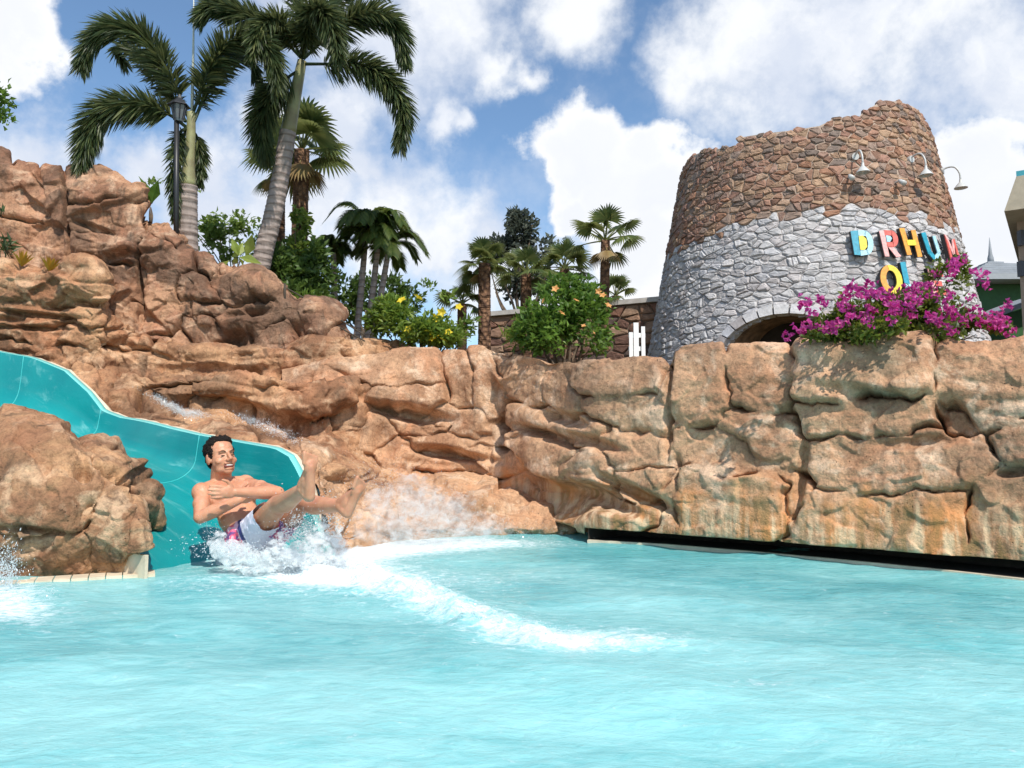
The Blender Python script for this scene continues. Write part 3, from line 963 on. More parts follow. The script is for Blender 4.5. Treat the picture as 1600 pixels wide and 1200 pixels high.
# end cap at the left
mb.add([fr[0] + [0, 0, -0.3], fr[0] + [0, 0, 0.09], fr[0] - out_n * 0.42 + [0, 0, 0.34], fr[0] - out_n * 0.42 + [0, 0, -0.3]], [[0, 1, 2, 3]])
mb.build('trough', DARK, gut)
mb = MB()
V = np.concatenate([fr + out_n * 0.012 + [0, 0, -0.1], fr + out_n * 0.012 + [0, 0, 0.014], fr - out_n * 0.012 + [0, 0, 0.015]])
Q = []
for r in range(2):
    for j in range(k - 1):
        Q.append([r * k + j, r * k + j + 1, (r + 1) * k + j + 1, (r + 1) * k + j])
mb.add(V, Q)
mb.build('lip', CREAM, gut)

# tiled coping under the boulder
cop = thing('pool_coping', Wz(130, 905, 0.0), 'cream tile band along the waterline under the left boulder', 'coping')
a, b = Wz(-160, 926, 0.0), Wz(243, 899, 0.0)
nt = 14
dv_ = (b - a) / nt
dirv = dv_ / np.linalg.norm(dv_)
nrm = np.array([dirv[1], -dirv[0], 0])
for i in range(nt):
    c = a + dv_ * (i + 0.5)
    mb = MB()
    ang = math.atan2(dirv[1], dirv[0])
    mb.box(c + np.array([0, 0, -0.060]) - nrm * 0.06, np.linalg.norm(dv_) - 0.006, 0.16, 0.15, ang)
    mb.build('tile', CREAM, cop)

# ------------------------------------------------------------------ water
WAKE = [(395, 868), (450, 885), (520, 900), (590, 915), (640, 925), (690, 950), (740, 965), (800, 985), (870, 1000), (950, 1002), (1040, 1010)]


def wake_dist(pp):
    pts = catmull(np.array([(x, y * 1.0) for x, y in WAKE]), 60)
    best = np.full(len(pp), 1e9)
    tb = np.zeros(len(pp))
    for k, (x, y) in enumerate(pts):
        sx = 34 + 10 * k / 59
        sy = 19 - 10 * k / 59
        dd = ((pp[:, 0] - x) / sx) ** 2 + ((pp[:, 1] - y) / sy) ** 2
        m = dd < best
        best[m] = dd[m]
        tb[m] = k / 59
    return np.sqrt(best), tb


def make_water():
    xf = np.linspace(-5.2, 4.6, 560)
    yf = np.concatenate([np.arange(1.2, 3.0, 0.0125), np.arange(3.0, 7.2, 0.02)])
    x = np.concatenate([[-9, -7], xf, [6, 9]])
    y = np.concatenate([[-7, -3, 0, 0.8], yf, [8, 10, 12]])
    X, Y = np.meshgrid(x, y)
    P = np.stack([X.ravel(), Y.ravel(), np.zeros(X.size)], 1)
    pp = proj(P)
    z = 0.018 * fbm(P * np.array([1.1, 1.7, 1]) + 3.0, 3, 0.5) + 0.0028 * (ridged(P * np.array([3.0, 5.0, 1]) + 8, 3) - 1.3) + 0.002 * fbm(P * 14.0, 2)
    wd, tb = wake_dist(pp)
    inb = (P[:, 1] > 1.0)
    amp = (1 - tb) ** 0.8
    lump = fbm(P * np.array([6, 6, 1]) + 2, 4, 0.6)
    wk = np.exp(-wd ** 2 * 0.9) * inb
    z += wk * (0.014 + 0.060 * amp) * (0.7 + 0.9 * lump)
    # long swells fanning off the wake
    sw = np.sin((P[:, 0] * 0.55 + P[:, 1]) * 7.5 + 2.2 * perlin(P * 0.9))
    z += 0.008 * sw * np.exp(-((pp[:, 1] - 1010) / 140) ** 2) * inb
    foam = 0.95 * np.exp(-(wd / 1.05) ** 2) * (0.15 + 0.75 * amp) + 0.28 * np.exp(-(wd / 2.4) ** 2) * (0.4 + 0.6 * amp)
    sp = [(470, 868, 120, 26, 1.3), (620, 857, 130, 12, 0.75), (700, 845, 110, 7, 0.6), (800, 850, 120, 8, 0.45), (10, 935, 70, 30, 0.8), (40, 965, 80, 20, 0.35), (520, 895, 80, 24, 0.35), (700, 905, 260, 18, 0.22), (330, 915, 110, 20, 0.25),
          (900, 1000, 150, 16, 0.40), (1190, 1068, 60, 7, 0.35)]
    for cx, cy, rx, ry, a in sp:
        foam += a * np.exp(-(((pp[:, 0] - cx) / rx) ** 2 + ((pp[:, 1] - cy) / ry) ** 2))
    foam *= inb
    # aeration: milky turbulence, strongest near the wake and towards the viewer
    milk = 0.64 + 0.20 * fbm(P * np.array([0.7, 1.0, 1]) + 5, 4, 0.6) + 0.18 * wk
    milk += 0.16 * sstep(pp[:, 1], 960, 1180) - 0.16 * sstep(pp[:, 1], 940, 850) * sstep(pp[:, 0], 850, 1300)
    P[:, 2] = z
    ii = np.arange(X.size).reshape(X.shape)
    Q = np.stack([ii[:-1, :-1], ii[:-1, 1:], ii[1:, 1:], ii[1:, :-1]], -1).reshape(-1, 4)
    m, t, out = new_mat('pool_water')
    p = t.pos()
    fo = t.add('ShaderNodeAttribute', attribute_name='foam').outputs['Fac']
    mi = t.add('ShaderNodeAttribute', attribute_name='milk').outputs['Fac']
    nf = t.noise(t.vmath('MULTIPLY', p, (1.0, 1.6, 1.0)), 16.0, 9, 0.72, 0.6)
    nf2 = t.noise(p, 60.0, 5, 0.7)
    fm = t.math('ADD', fo, t.math('MULTIPLY_ADD', nf, 2.4, -1.30))
    fm = t.math('ADD', fm, t.math('MULTIPLY_ADD', nf2, 0.8, -0.40))
    fmask = t.mapr(fm, 0.05, 1.05, 0.0, 0.94)
    streak = t.noise(t.vmath('MULTIPLY', p, (2.0, 6.0, 1.0)), 2.2, 8, 0.65, 1.5)
    mk = t.math('ADD', mi, t.math('MULTIPLY_ADD', streak, 0.7, -0.35), clamp=True)
    deep = t.mix(t.mapr(mk, 0.25, 0.95), (0.115, 0.49, 0.525), (0.345, 0.69, 0.69))
    r1 = t.noise(t.vmath('MULTIPLY', p, (1.0, 1.8, 1.0)), 9.0, 6, 0.6, 0.8)
    r2 = t.noise(t.vmath('MULTIPLY', p, (1.0, 1.7, 1.0)), 34.0, 4, 0.6)
    hb = t.math('MULTIPLY_ADD', r2, 0.28, r1)
    hb = t.math('MULTIPLY_ADD', nf2, t.math('MULTIPLY', fmask, 0.5), hb)
    nb = t.bump(hb, 0.26, 0.05)
    body = t.add('ShaderNodeBsdfDiffuse', {'Color': deep, 'Normal': nb})
    clear = t.add('ShaderNodeBsdfTransparent', {'Color': (0.52, 0.90, 0.92, 1)})
    bm = t.add('ShaderNodeMixShader', {0: t.math('MULTIPLY_ADD', mk, 0.40, 0.48, clamp=True), 1: clear.outputs[0], 2: body.outputs[0]})
    gl = t.add('ShaderNodeBsdfGlossy', {'Color': (1, 1, 1, 1), 'Roughness': 0.10, 'Normal': nb})
    fr = t.add('ShaderNodeFresnel', {'IOR': 1.33, 'Normal': nb}).outputs[0]
    surf = t.add('ShaderNodeMixShader', {0: t.math('MULTIPLY', fr, 0.50), 1: bm.outputs[0], 2: gl.outputs[0]})
    foamb = t.add('ShaderNodeBsdfDiffuse', {'Color': (0.80, 0.86, 0.87, 1), 'Normal': nb})
    fin = t.add('ShaderNodeMixShader', {0: fmask, 1: surf.outputs[0], 2: foamb.outputs[0]})
    t.l.new(fin.outputs[0], out.inputs[0])
    o = link('pool_water', mesh_np('pool_water', P, Q, True, [m], attr={'foam': foam, 'milk': milk}))
    tag(o, kind='structure')


make_water()

# ------------------------------------------------------------------ water slide
def make_slide():
    root = thing('water_slide', (-1.9, 5.2, 0.0), 'turquoise fibreglass water slide chute ending at the pool', 'slide')
    # centre line, floor and rim heights by distance back from the mouth
    ctr = np.array([(-1.43, 4.87), (-1.70, 5.05), (-2.53, 5.61), (-3.36, 6.17), (-4.05, 6.63), (-4.75, 6.86), (-5.6, 6.98), (-6.6, 7.05), (-7.6, 7.1)])
    n = 120
    C = catmull(np.c_[ctr, np.zeros(len(ctr))], n)[:, :2]
    s = np.concatenate([[0], np.cumsum(np.linalg.norm(np.diff(C, axis=0), axis=1))]) - np.linalg.norm(ctr[1] - ctr[0])
    tan = np.gradient(C, axis=0)
    tan /= np.linalg.norm(tan, axis=1)[:, None]
    right = np.c_[tan[:, 1], -tan[:, 0]]          # towards the far side
    fz = np.interp(s, [-0.35, 0, 0.5, 1.0, 1.5, 2.0, 2.6, 3.0, 3.6, 4.4, 6.5], [-0.40, -0.20, 0.06, 0.28, 0.44, 0.55, 0.66, 0.80, 1.02, 1.18, 1.5])
    far = np.interp(s, [-0.35, 0, 0.15, 0.28, 0.42, 0.6, 1.6, 2.75, 2.95, 3.1, 3.35, 3.7, 4.1, 4.6, 6.5], [-0.35, 0.02, 0.24, 0.50, 0.68, 0.745, 0.86, 1.03, 1.10, 1.28, 1.50, 1.64, 1.72, 1.78, 1.95])
    near = fz + np.interp(s, [-0.35, 0.0, 0.3, 0.8, 6], [0.02, 0.16, 0.26, 0.40, 0.45])
    hw = 0.66
    m = 33
    V = np.zeros((n, m, 3))
    for j in range(m):
        u = -1 + 2 * j / (m - 1)                  # -1 near .. 1 far
        a = abs(u)
        # rounded U section
        if a < 0.36:
            lat, k = a / 0.36 * 0.50, 0.03 * (a / 0.36) ** 2
        elif a < 0.76:
            ph = (a - 0.36) / 0.40 * math.pi / 2 * 0.94
            lat, k = 0.50 + 0.46 * math.sin(ph), 0.03 + 0.50 * (1 - math.cos(ph))
        else:
            f = (a - 0.76) / 0.24
            lat, k = 0.958 + 0.042 * f, 0.483 + 0.517 * f
        lat *= hw * np.sign(u)
        topz = far if u > 0 else near
        z = fz + (topz - fz) * k
        V[:, j, :2] = C + right * lat
        V[:, j, 2] = z
    G = V
    ii = np.arange(n * m).reshape(n, m)
    Q = np.stack([ii[:-1, :-1], ii[:-1, 1:], ii[1:, 1:], ii[1:, :-1]], -1).reshape(-1, 4)
    mt, t, out = new_mat('slide_gelcoat')
    p = t.pos()
    c = t.mix(t.mapr(t.noise(p, 2.0, 5), 0.3, 0.7), (0.002, 0.22, 0.23), (0.004, 0.27, 0.27))
    al_ = t.vmath('DOT_PRODUCT', p, (-0.83, 0.56, 0.0))
    ac_ = t.vmath('DOT_PRODUCT', p, (0.56, 0.83, 0.0))
    zc_ = t.vmath('DOT_PRODUCT', p, (0.0, 0.0, 1.0))
    fv = t.add('ShaderNodeCombineXYZ', {0: t.math('MULTIPLY', al_, 1.6), 1: t.math('MULTIPLY', ac_, 15.0), 2: t.math('MULTIPLY', zc_, 6.0)}).outputs[0]
    wet = t.noise(fv, 1.0, 7, 0.65, 0.4)
    c = t.mix(t.mapr(wet, 0.52, 0.80, 0, 0.35), c, (0.40, 0.74, 0.71))
    b = t.add('ShaderNodeBsdfPrincipled', {'Base Color': c, 'Roughness': 0.32, 'Specular IOR Level': 0.5, 'Coat Weight': 0.3, 'Coat Roughness': 0.12,
                                           'Normal': t.bump(wet, 0.22, 0.02)})
    t.l.new(b.outputs[0], out.inputs[0])
    # two moulded sections with a seam between them
    cut = int(np.searchsorted(s, 2.95))
    for a, bb in ((0, cut), (cut, n - 1)):
        q = Q.reshape(n - 1, m - 1, 4)[a:bb].reshape(-1, 4)
        u, inv = np.unique(q, return_inverse=True)
        part('chute_section', G.reshape(-1, 3)[u], inv.reshape(-1, 4), mt, root, True)
    seam = simple_mat('slide_seam', (0.06, 0.50, 0.49), 0.5, 0.05)
    for sp in (1.55, 2.95, 3.75):
        k = int(np.searchsorted(s, sp))
        MB().tube(G[k, 2:] + np.array([0, 0, 0.002]), 0.0035, 6).build('seam', seam, root, True)
    # thickened lip along both rims
    lipm = simple_mat('slide_lip', (0.22, 0.70, 0.66), 0.4, 0.05)
    for j, dx in ((m - 1, 1), (0, -1)):
        k0 = 6 if dx > 0 else int(np.searchsorted(s, 0.5))
        pts = G[k0:, j]
        w = 0.055
        rr = np.c_[right[k0:] * dx, np.zeros(n - k0)]
        A = pts
        B = pts + rr * w + [0, 0, 0.012]
        Cc = pts + rr * w - [0, 0, 0.06]
        V2 = np.concatenate([A, B, Cc])
        kk = len(pts)
        q = []
        for r in range(2):
            for i in range(kk - 1):
                q.append([r * kk + i, r * kk + i + 1, (r + 1) * kk + i + 1, (r + 1) * kk + i])
        part('flange', V2, np.array(q), lipm, root, True)
        # cream mortar bed against the rock
        if dx < 0:
            continue
        A = pts + rr * w + [0, 0, 0.006]
        B = pts + rr * (w + 0.03) + [0, 0, 0.014]
        Cc = pts + rr * (w + 0.10) - [0, 0, 0.05]
        D = pts + rr * (w + 0.20) - [0, 0, 0.4]
        jit = 0.012 * fbm(B * 9, 3)[:, None]
        V2 = np.concatenate([A - [0, 0, 0.03], B + jit * [0, 0, 1], Cc + jit, D])
        q = []
        for r in range(3):
            for i in range(kk - 1):
                q.append([r * kk + i, r * kk + i + 1, (r + 1) * kk + i + 1, (r + 1) * kk + i])
        part('mortar_edge', V2, np.array(q), CREAM, root, True)
    k0, k1 = int(np.searchsorted(s, 0.04)), int(np.searchsorted(s, 0.9))
    pts = G[k0:k1, 0]
    rr = np.c_[-right[k0:k1], np.zeros(k1 - k0)]
    top_ = pts.copy()
    top_[:, 2] = np.maximum(top_[:, 2], 0.12) + 0.01
    V2 = np.concatenate([top_, top_ + rr * 0.02, top_ * [1, 1, 0] + rr * 0.02 + [0, 0, -0.3]])
    V2 = np.concatenate([V2, top_ * [1, 1, 0] + [0, 0, -0.3]])
    kk = k1 - k0
    q = []
    for r in range(3):
        for i in range(kk - 1):
            q.append([r * kk + i, r * kk + i + 1, (r + 1) * kk + i + 1, (r + 1) * kk + i])
    q.append([0, kk, 2 * kk, 3 * kk])
    part('side_edge', V2, np.array(q), CREAM, root)
    return s, G


SL_S, SL_G = make_slide()

# ------------------------------------------------------------------ stone tower
rng = random.Random(11)


def clip_poly(poly, mx, my, nx, ny):
    """keep the side of the line through (mx,my) with (x-m).n <= 0"""
    out = []
    k = len(poly)
    for i in range(k):
        a, b = poly[i], poly[(i + 1) % k]
        da = (a[0] - mx) * nx + (a[1] - my) * ny
        db = (b[0] - mx) * nx + (b[1] - my) * ny
        if da <= 0:
            out.append(a)
        if (da < 0 < db) or (db < 0 < da):
            f = da / (da - db)
            out.append((a[0] + (b[0] - a[0]) * f, a[1] + (b[1] - a[1]) * f))
    return out


def rubble_cells(x0, x1, y0, y1, cw, ch, rnd, jit=0.42):
    """irregular stone outlines covering a rectangle (voronoi of jittered brick centres)"""
    pts = []
    rows = int(round((y1 - y0) / ch))
    for r in range(rows):
        x = x0 - cw * rnd.random()
        while x < x1 + cw:
            w = cw * rnd.choice((0.55, 0.8, 0.9, 1.1, 1.3, 1.6))
            pts.append((x + w / 2, y0 + (r + 0.5 + rnd.uniform(-jit, jit)) * ch, w))
            x += w
    P = np.array([(p[0], p[1]) for p in pts])
    S = np.array([1.0 / cw, 1.0 / ch])
    cells = []
    for i, p in enumerate(P):
        d = ((P - p) * S)
        r2 = (d ** 2).sum(1)
        nb = np.argsort(r2)[1:22]
        poly = [(p[0] - 2 * cw, p[1] - 2 * ch), (p[0] + 2 * cw, p[1] - 2 * ch), (p[0] + 2 * cw, p[1] + 2 * ch), (p[0] - 2 * cw, p[1] + 2 * ch)]
        for j in nb:
            q = P[j]
            n = (q - p) * S * S
            poly = clip_poly(poly, (p[0] + q[0]) / 2, (p[1] + q[1]) / 2, n[0], n[1])
            if len(poly) < 3:
                break
        if len(poly) >= 3 and x0 - cw * 0.2 < p[0] < x1 + cw * 0.2:
            cells.append((p, poly))
    return cells


def stone_mesh(poly, c, gap, depth, rnd, back=0.05):
    """outline (2d) -> 3d local (u, v, out): side ring, rounded shoulder ring, uneven face"""
    poly = np.array(poly)
    # cut corners so that stones read as rough, not as perfect polygons
    pts = []
    k = len(poly)
    for i in range(k):
        a, b = poly[i], poly[(i + 1) % k]
        for f in (rnd.uniform(0.04, 0.22), rnd.uniform(0.78, 0.96)):
            pts.append(a + (b - a) * f)
    pts = np.array(pts)
    ctr = pts.mean(0)
    d = pts - ctr
    L_ = np.linalg.norm(d, axis=1)[:, None] + 1e-6
    outer = ctr + d * np.maximum(0.3, (L_ - gap) / L_)
    mid = ctr + d * np.maximum(0.25, (L_ - gap - 0.022) / L_)
    inner = ctr + d * 0.55
    n = len(pts)
    tilt = np.array([rnd.uniform(-0.10, 0.10), rnd.uniform(-0.14, 0.10)])

    def h(q, base):
        return base + ((q - ctr) @ tilt) + np.array([rnd.uniform(-0.008, 0.008) for _ in range(len(q))])
    V = np.concatenate([np.c_[outer, np.full(n, -back)], np.c_[outer, h(outer, depth * 0.45)], np.c_[mid, h(mid, depth)], np.c_[inner, h(inner, depth * 1.12)], [[ctr[0], ctr[1], depth * 1.12]]])
    Q, T = [], []
    for r in range(3):
        for i in range(n):
            j = (i + 1) % n
            Q.append([r * n + i, r * n + j, (r + 1) * n + j, (r + 1) * n + i])
    for i in range(n):
        T.append([3 * n + i, 3 * n + (i + 1) % n, 4 * n])
    return V, np.array(Q), np.array(T)


TC = W(1262, 600, 15.0)[:2]                      # tower axis
T_R = [(0.8, 3.40), (2.5, 3.06), (4.5, 2.68), (7.0, 2.20), (7.8, 2.06)]


def tower_r(z):
    return np.interp(z, [a for a, b in T_R], [b for a, b in T_R])


A0 = math.atan2(-TC[1], -TC[0])                  # direction from the axis to the camera


def tower_pt(ang, z, out=0.0):
    r = tower_r(z) + out
    return np.stack([TC[0] + r * np.cos(A0 + ang), TC[1] + r * np.sin(A0 + ang), z + 0.0 * ang], -1)


def tower_ray(px, py):
    """angle and height where the pixel's ray meets the tower surface"""
    o = np.array([0, 0, CAM_Z])
    d = W(px, py, 1.0) - o
    best = None
    for t in np.linspace(9, 17, 1600):
        p = o + d * t
        if math.hypot(p[0] - TC[0], p[1] - TC[1]) <= tower_r(p[2]):
            a = math.atan2(p[1] - TC[1], p[0] - TC[0]) - A0
            a = (a + math.pi) % (2 * math.pi) - math.pi
            return a, p[2]
    return None


top_px = [(1078, 246), (1095, 237), (1120, 232), (1154, 227), (1158, 214), (1200, 207), (1240, 203), (1280, 196), (1297, 188), (1300, 184), (1342, 182), (1347, 176), (1372, 160), (1400, 157), (1425, 165), (1436, 172)]
TOPS = [tower_ray(x, y + 1) for x, y in top_px]
TOPS = sorted([t for t in TOPS if t])
ta = [t[0] for t in TOPS]
tz = [t[1] for t in TOPS]


def tower_top(a):
    return np.interp(a, [-math.pi, ta[0] - 0.3] + ta + [ta[-1] + 0.35, math.pi], [tz[0] - 0.2, tz[0] - 0.1] + tz + [tz[-1] - 0.4, tz[0] - 0.2])


arch_c = tower_ray(1222, 548)
arch_t = tower_ray(1214, 492)
arch_l = tower_ray(1130, 547)
ARC_A = arch_c[0]
ARC_W = abs(arch_l[0] - arch_c[0])
ARC_TOP = arch_t[1]
ARC_SPR = ARC_TOP - 0.62


def in_arch(a, z, grow=0.0):
    w = ARC_W + grow / 3.2
    x = (a - ARC_A) / w
    hgt = ARC_TOP + grow - ARC_SPR
    return (np.abs(x) < 1) & (z < ARC_SPR + hgt * np.sqrt(np.clip(1 - x * x, 0, 1)))


def make_tower():
    root = thing('stone_tower', (TC[0], TC[1], 0.8), 'round ruined stone tower, brown above and whitewashed below, behind the rock wall', 'tower')
    # mortar core
    na, nz = 260, 120
    ang = np.linspace(-math.pi, math.pi, na)
    zz = np.linspace(0, 1, nz)
    tp = tower_top(ang)
    V = np.stack([tower_pt(ang, 0.8 + (tp - 0.8) * f, 0.0) for f in zz])
    ii = np.arange(na * nz).reshape(nz, na)
    Q = np.stack([ii[:-1, :-1], ii[:-1, 1:], ii[1:, 1:], ii[1:, :-1]], -1).reshape(-1, 4)
    AN = np.tile(ang, (nz, 1)).ravel()
    ZN = V[..., 2].ravel()
    arc = in_arch(AN, ZN)
    Q = Q[~arc[Q].all(1)]
    mt, t, out = new_mat('tower_mortar')
    p = t.pos()
    z = t.add('ShaderNodeSeparateXYZ', {0: p}).outputs[2]
    zz_ = t.math('ADD', z, t.math('MULTIPLY_ADD', t.noise(p, 1.5, 5), 0.5, -0.25))
    c = t.mix(t.mapr(zz_, 4.5, 4.68), (0.40, 0.38, 0.375), (0.44, 0.34, 0.265))
    c = t.mix(t.mapr(t.noise(p, 8.0, 5), 0.4, 0.7, 0, 0.4), c, (0.25, 0.20, 0.17))
    b = t.add('ShaderNodeBsdfPrincipled', {'Base Color': c, 'Roughness': 0.9, 'Specular IOR Level': 0.1, 'Normal': t.bump(t.noise(p, 30.0, 4), 0.5, 0.03)})
    t.l.new(b.outputs[0], out.inputs[0])
    part('core', V.reshape(-1, 3), Q, mt, root, True)
    # dark inside: inner shell, floor above the doorway, back wall
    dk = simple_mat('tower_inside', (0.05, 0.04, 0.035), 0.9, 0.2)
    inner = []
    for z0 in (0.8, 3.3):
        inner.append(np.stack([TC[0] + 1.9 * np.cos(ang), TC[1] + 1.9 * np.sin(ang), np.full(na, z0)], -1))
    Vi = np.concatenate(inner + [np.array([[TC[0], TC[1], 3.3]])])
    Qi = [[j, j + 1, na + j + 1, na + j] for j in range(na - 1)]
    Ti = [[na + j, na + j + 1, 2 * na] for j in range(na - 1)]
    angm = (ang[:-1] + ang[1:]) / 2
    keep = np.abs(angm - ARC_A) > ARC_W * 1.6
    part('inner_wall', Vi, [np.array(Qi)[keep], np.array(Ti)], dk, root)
    # arch reveal
    th = np.linspace(0, math.pi, 30)
    aa = ARC_A + ARC_W * 1.01 * np.cos(th)
    az = ARC_SPR + (ARC_TOP + 0.01 - ARC_SPR) * np.sin(th)
    aa = np.concatenate([[aa[0]], aa, [aa[-1]]])
    az = np.concatenate([[0.8], az, [0.8]])
    fr = tower_pt(aa, az, 0.06)
    bk = tower_pt(aa, az, -1.0)
    k = len(aa)
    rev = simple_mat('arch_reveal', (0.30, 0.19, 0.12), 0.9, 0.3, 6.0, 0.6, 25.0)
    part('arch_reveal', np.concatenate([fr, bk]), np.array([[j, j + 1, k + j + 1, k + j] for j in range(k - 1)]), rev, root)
    # stones
    R0 = 3.1
    cells = rubble_cells(-1.75 * R0, 1.75 * R0, 0.9, 7.9, 0.215, 0.11, rng, 0.62)
    stone_m = attr_mat('tower_stone', rough=0.85, bump=0.6, bscale=26.0, var=0.55, spec=0.2)
    browns = [(0.36, 0.20, 0.125), (0.40, 0.21, 0.14), (0.33, 0.17, 0.12), (0.42, 0.26, 0.16), (0.30, 0.155, 0.10), (0.45, 0.30, 0.20), (0.25, 0.16, 0.11), (0.38, 0.18, 0.10), (0.17, 0.14, 0.12), (0.33, 0.20, 0.15), (0.33, 0.24, 0.19), (0.48, 0.31, 0.19)]
    whites = [(0.66, 0.64, 0.63), (0.70, 0.67, 0.65), (0.64, 0.60, 0.58), (0.60, 0.58, 0.58), (0.58, 0.56, 0.56), (0.46, 0.46, 0.48), (0.55, 0.49, 0.47), (0.50, 0.43, 0.41), (0.62, 0.60, 0.59), (0.44, 0.40, 0.39), (0.56, 0.55, 0.57)]
    built = []
    for c, poly in cells:
        a, z = c[0] / R0, c[1]
        if z > tower_top(a) + 0.02 or in_arch(np.array([a]), np.array([z]), 0.05)[0]:
            continue
        dep = rng.uniform(0.010, 0.034)
        poly = [(x, min(y, float(tower_top(a)) + rng.uniform(0.02, 0.10))) for x, y in poly]
        Vl, Qs, Ts = stone_mesh(poly, c, rng.uniform(0.004, 0.011), dep, rng)
        P = tower_pt(Vl[:, 0] / R0, Vl[:, 1], Vl[:, 2])
        lim = 4.58 + 0.10 * math.sin(a * 3.1 + 1) + rng.uniform(-0.10, 0.10)
        col = rng.choice(browns) if z > lim else rng.choice(whites)
        if z <= lim:
            col = [0.5 * v + 0.5 * m_ for v, m_ in zip(col, (0.47, 0.45, 0.445))]
        else:
            col = [0.68 * v + 0.32 * m_ for v, m_ in zip(col, (0.30, 0.205, 0.16))]
        j = rng.uniform(0.85, 1.12)
        col = [min(1, v * j) for v in col]
        area = 0.5 * abs(sum(poly[i][0] * poly[(i + 1) % len(poly)][1] - poly[(i + 1) % len(poly)][0] * poly[i][1] for i in range(len(poly))))
        ctr = P.mean(0)
        nrm = np.array([math.cos(A0 + a), math.sin(A0 + a)])
        view = -ctr[:2] / np.linalg.norm(ctr[:2])
        pc = proj(ctr)
        vis = (nrm @ view) > 0.05 and pc[1] < 556 and not (1300 < pc[0] < 1560 and pc[1] > 450)
        built.append((area * max(0.02, float(nrm @ view)) * (1 if vis else 0.01), P, Qs, Ts, col))
    built.sort(key=lambda q: -q[0])
    for sc, P, Qs, Ts, col in built[:300]:
        part('stone', P, [Qs, Ts], stone_m, root, False, {'Col': np.tile(col, (len(P), 1))})
    mb = MB()
    for sc, P, Qs, Ts, col in built[300:]:
        mb.add(P, Qs, Ts, col)
    tag(mb.build('small_stones', stone_m, root), kind='stuff')
    # voussoirs round the doorway
    for i in range(13):
        f0, f1 = math.pi * (i + 0.06) / 13, math.pi * (i + 0.94) / 13
        V = []
        for (ff, g, o) in ((f0, 0.0, 0.11), (f1, 0.0, 0.11), (f1, 0.16, 0.10), (f0, 0.16, 0.10), (f0, 0.0, -0.2), (f1, 0.0, -0.2), (f1, 0.16, -0.05), (f0, 0.16, -0.05)):
            V.append(tower_pt(np.array(ARC_A + (ARC_W + g / 3.2) * math.cos(ff)), ARC_SPR + (ARC_TOP + g - ARC_SPR) * math.sin(ff), o))
        col = rng.choice(whites)
        part('arch_stone', np.array(V), np.array([[0, 1, 2, 3], [0, 4, 5, 1], [1, 5, 6, 2], [2, 6, 7, 3], [3, 7, 4, 0]]), stone_m, root, False, {'Col': np.tile(col, (8, 1))})
    return root


tower = make_tower()


# gooseneck lamps and the painted letters on the tower
def tower_frame(px, py, out):
    a, z = tower_ray(px, py)
    n = np.array([math.cos(A0 + a), math.sin(A0 + a), 0.0])
    u = np.array([-math.sin(A0 + a), math.cos(A0 + a), 0.0])
    return tower_pt(np.array(a), z, 0.0), n, u


WHITEM = simple_mat('lamp_white', (0.52, 0.52, 0.50), 0.4, 0.06)
lamp_lab = ['white gooseneck lamp on the tower above the letter D', 'white gooseneck lamp on the tower above the letter U', 'white gooseneck lamp seen edge-on at the tower right rim']
for (px, py), lab in zip(((1335, 246), (1421, 250), (1470, 268)), lamp_lab):
    c, n, u = tower_frame(px, py, 0)
    root = thing('wall_lamp', c, lab, 'lamp', 'gooseneck lamps on the tower')
    arm = [c - n * 0.02, c + n * 0.10 + [0, 0, 0.05], c + n * 0.22 + [0, 0, 0.03], c + n * 0.29 + [0, 0, -0.09], c + n * 0.30 + [0, 0, -0.22]]
    MB().tube(catmull(arm, 14), 0.016, 8).build('arm', WHITEM, root, True)
    MB().tube([c - n * 0.02, c + n * 0.05], 0.06, 14).build('wall_plate', WHITEM, root)
    h = c + n * 0.30
    MB().tube([h + [0, 0, -0.20], h + [0, 0, -0.26], h + [0, 0, -0.29], h + [0, 0, -0.36], h + [0, 0, -0.37]], [0.020, 0.026, 0.052, 0.108, 0.112], 20, caps=False).build('shade', WHITEM, root, True)
    MB().tube([h + [0, 0, -0.27], h + [0, 0, -0.31], h + [0, 0, -0.35]], [0.02, 0.04, 0.025], 10).build('bulb', simple_mat('bulb', (0.8, 0.78, 0.7), 0.3, 0.02), root, True)
for (px, py), lab in zip(((1325, 278), (1398, 286)), ('small white spotlight beside the gooseneck lamp above the letter D', 'small white spotlight on the tower between two gooseneck lamps')):
    c, n, u = tower_frame(px, py, 0)
    root = thing('spotlight', c, lab, 'spotlight', 'small spotlights on the tower')
    MB().tube([c - n * 0.02, c + n * 0.12], 0.018, 8).build('bracket', WHITEM, root)
    MB().tube([c + n * 0.12 - u * 0.02, c + n * 0.16 - u * 0.02 + [0, 0, -0.03], c + n * 0.24 - u * 0.02 + [0, 0, -0.09]], [0.025, 0.036, 0.045], 12).build('head', WHITEM, root, True)

PAL = {'teal': (0.02, 0.33, 0.46), 'sky': (0.42, 0.70, 0.80), 'yellow': (0.85, 0.66, 0.05), 'pink': (0.88, 0.45, 0.42), 'red': (0.72, 0.13, 0.10), 'orange': (0.85, 0.36, 0.05), 'dark': (0.03, 0.028, 0.03)}
LM = {k: simple_mat('letter_' + k, v, 0.55, 0.16, 22.0) for k, v in PAL.items()}


def stroke(mb, poly, fr, d0, d1):
    """2d polygon in letter units (photo pixels) -> slab standing off the tower wall"""
    c, n, u, sc, up = fr
    k = len(poly)
    V = []
    for d in (d0, d1):
        for (x, y) in poly:
            V.append(c + u * x * sc + up * (-y) * sc + n * d)
    Q = [[i, (i + 1) % k, k + (i + 1) % k, k + i] for i in range(k)]
    T = [[k, k + i, k + i + 1] for i in range(1, k - 1)] + [[0, i + 1, i] for i in range(1, k - 1)]
    mb.add(np.array(V), Q, T)


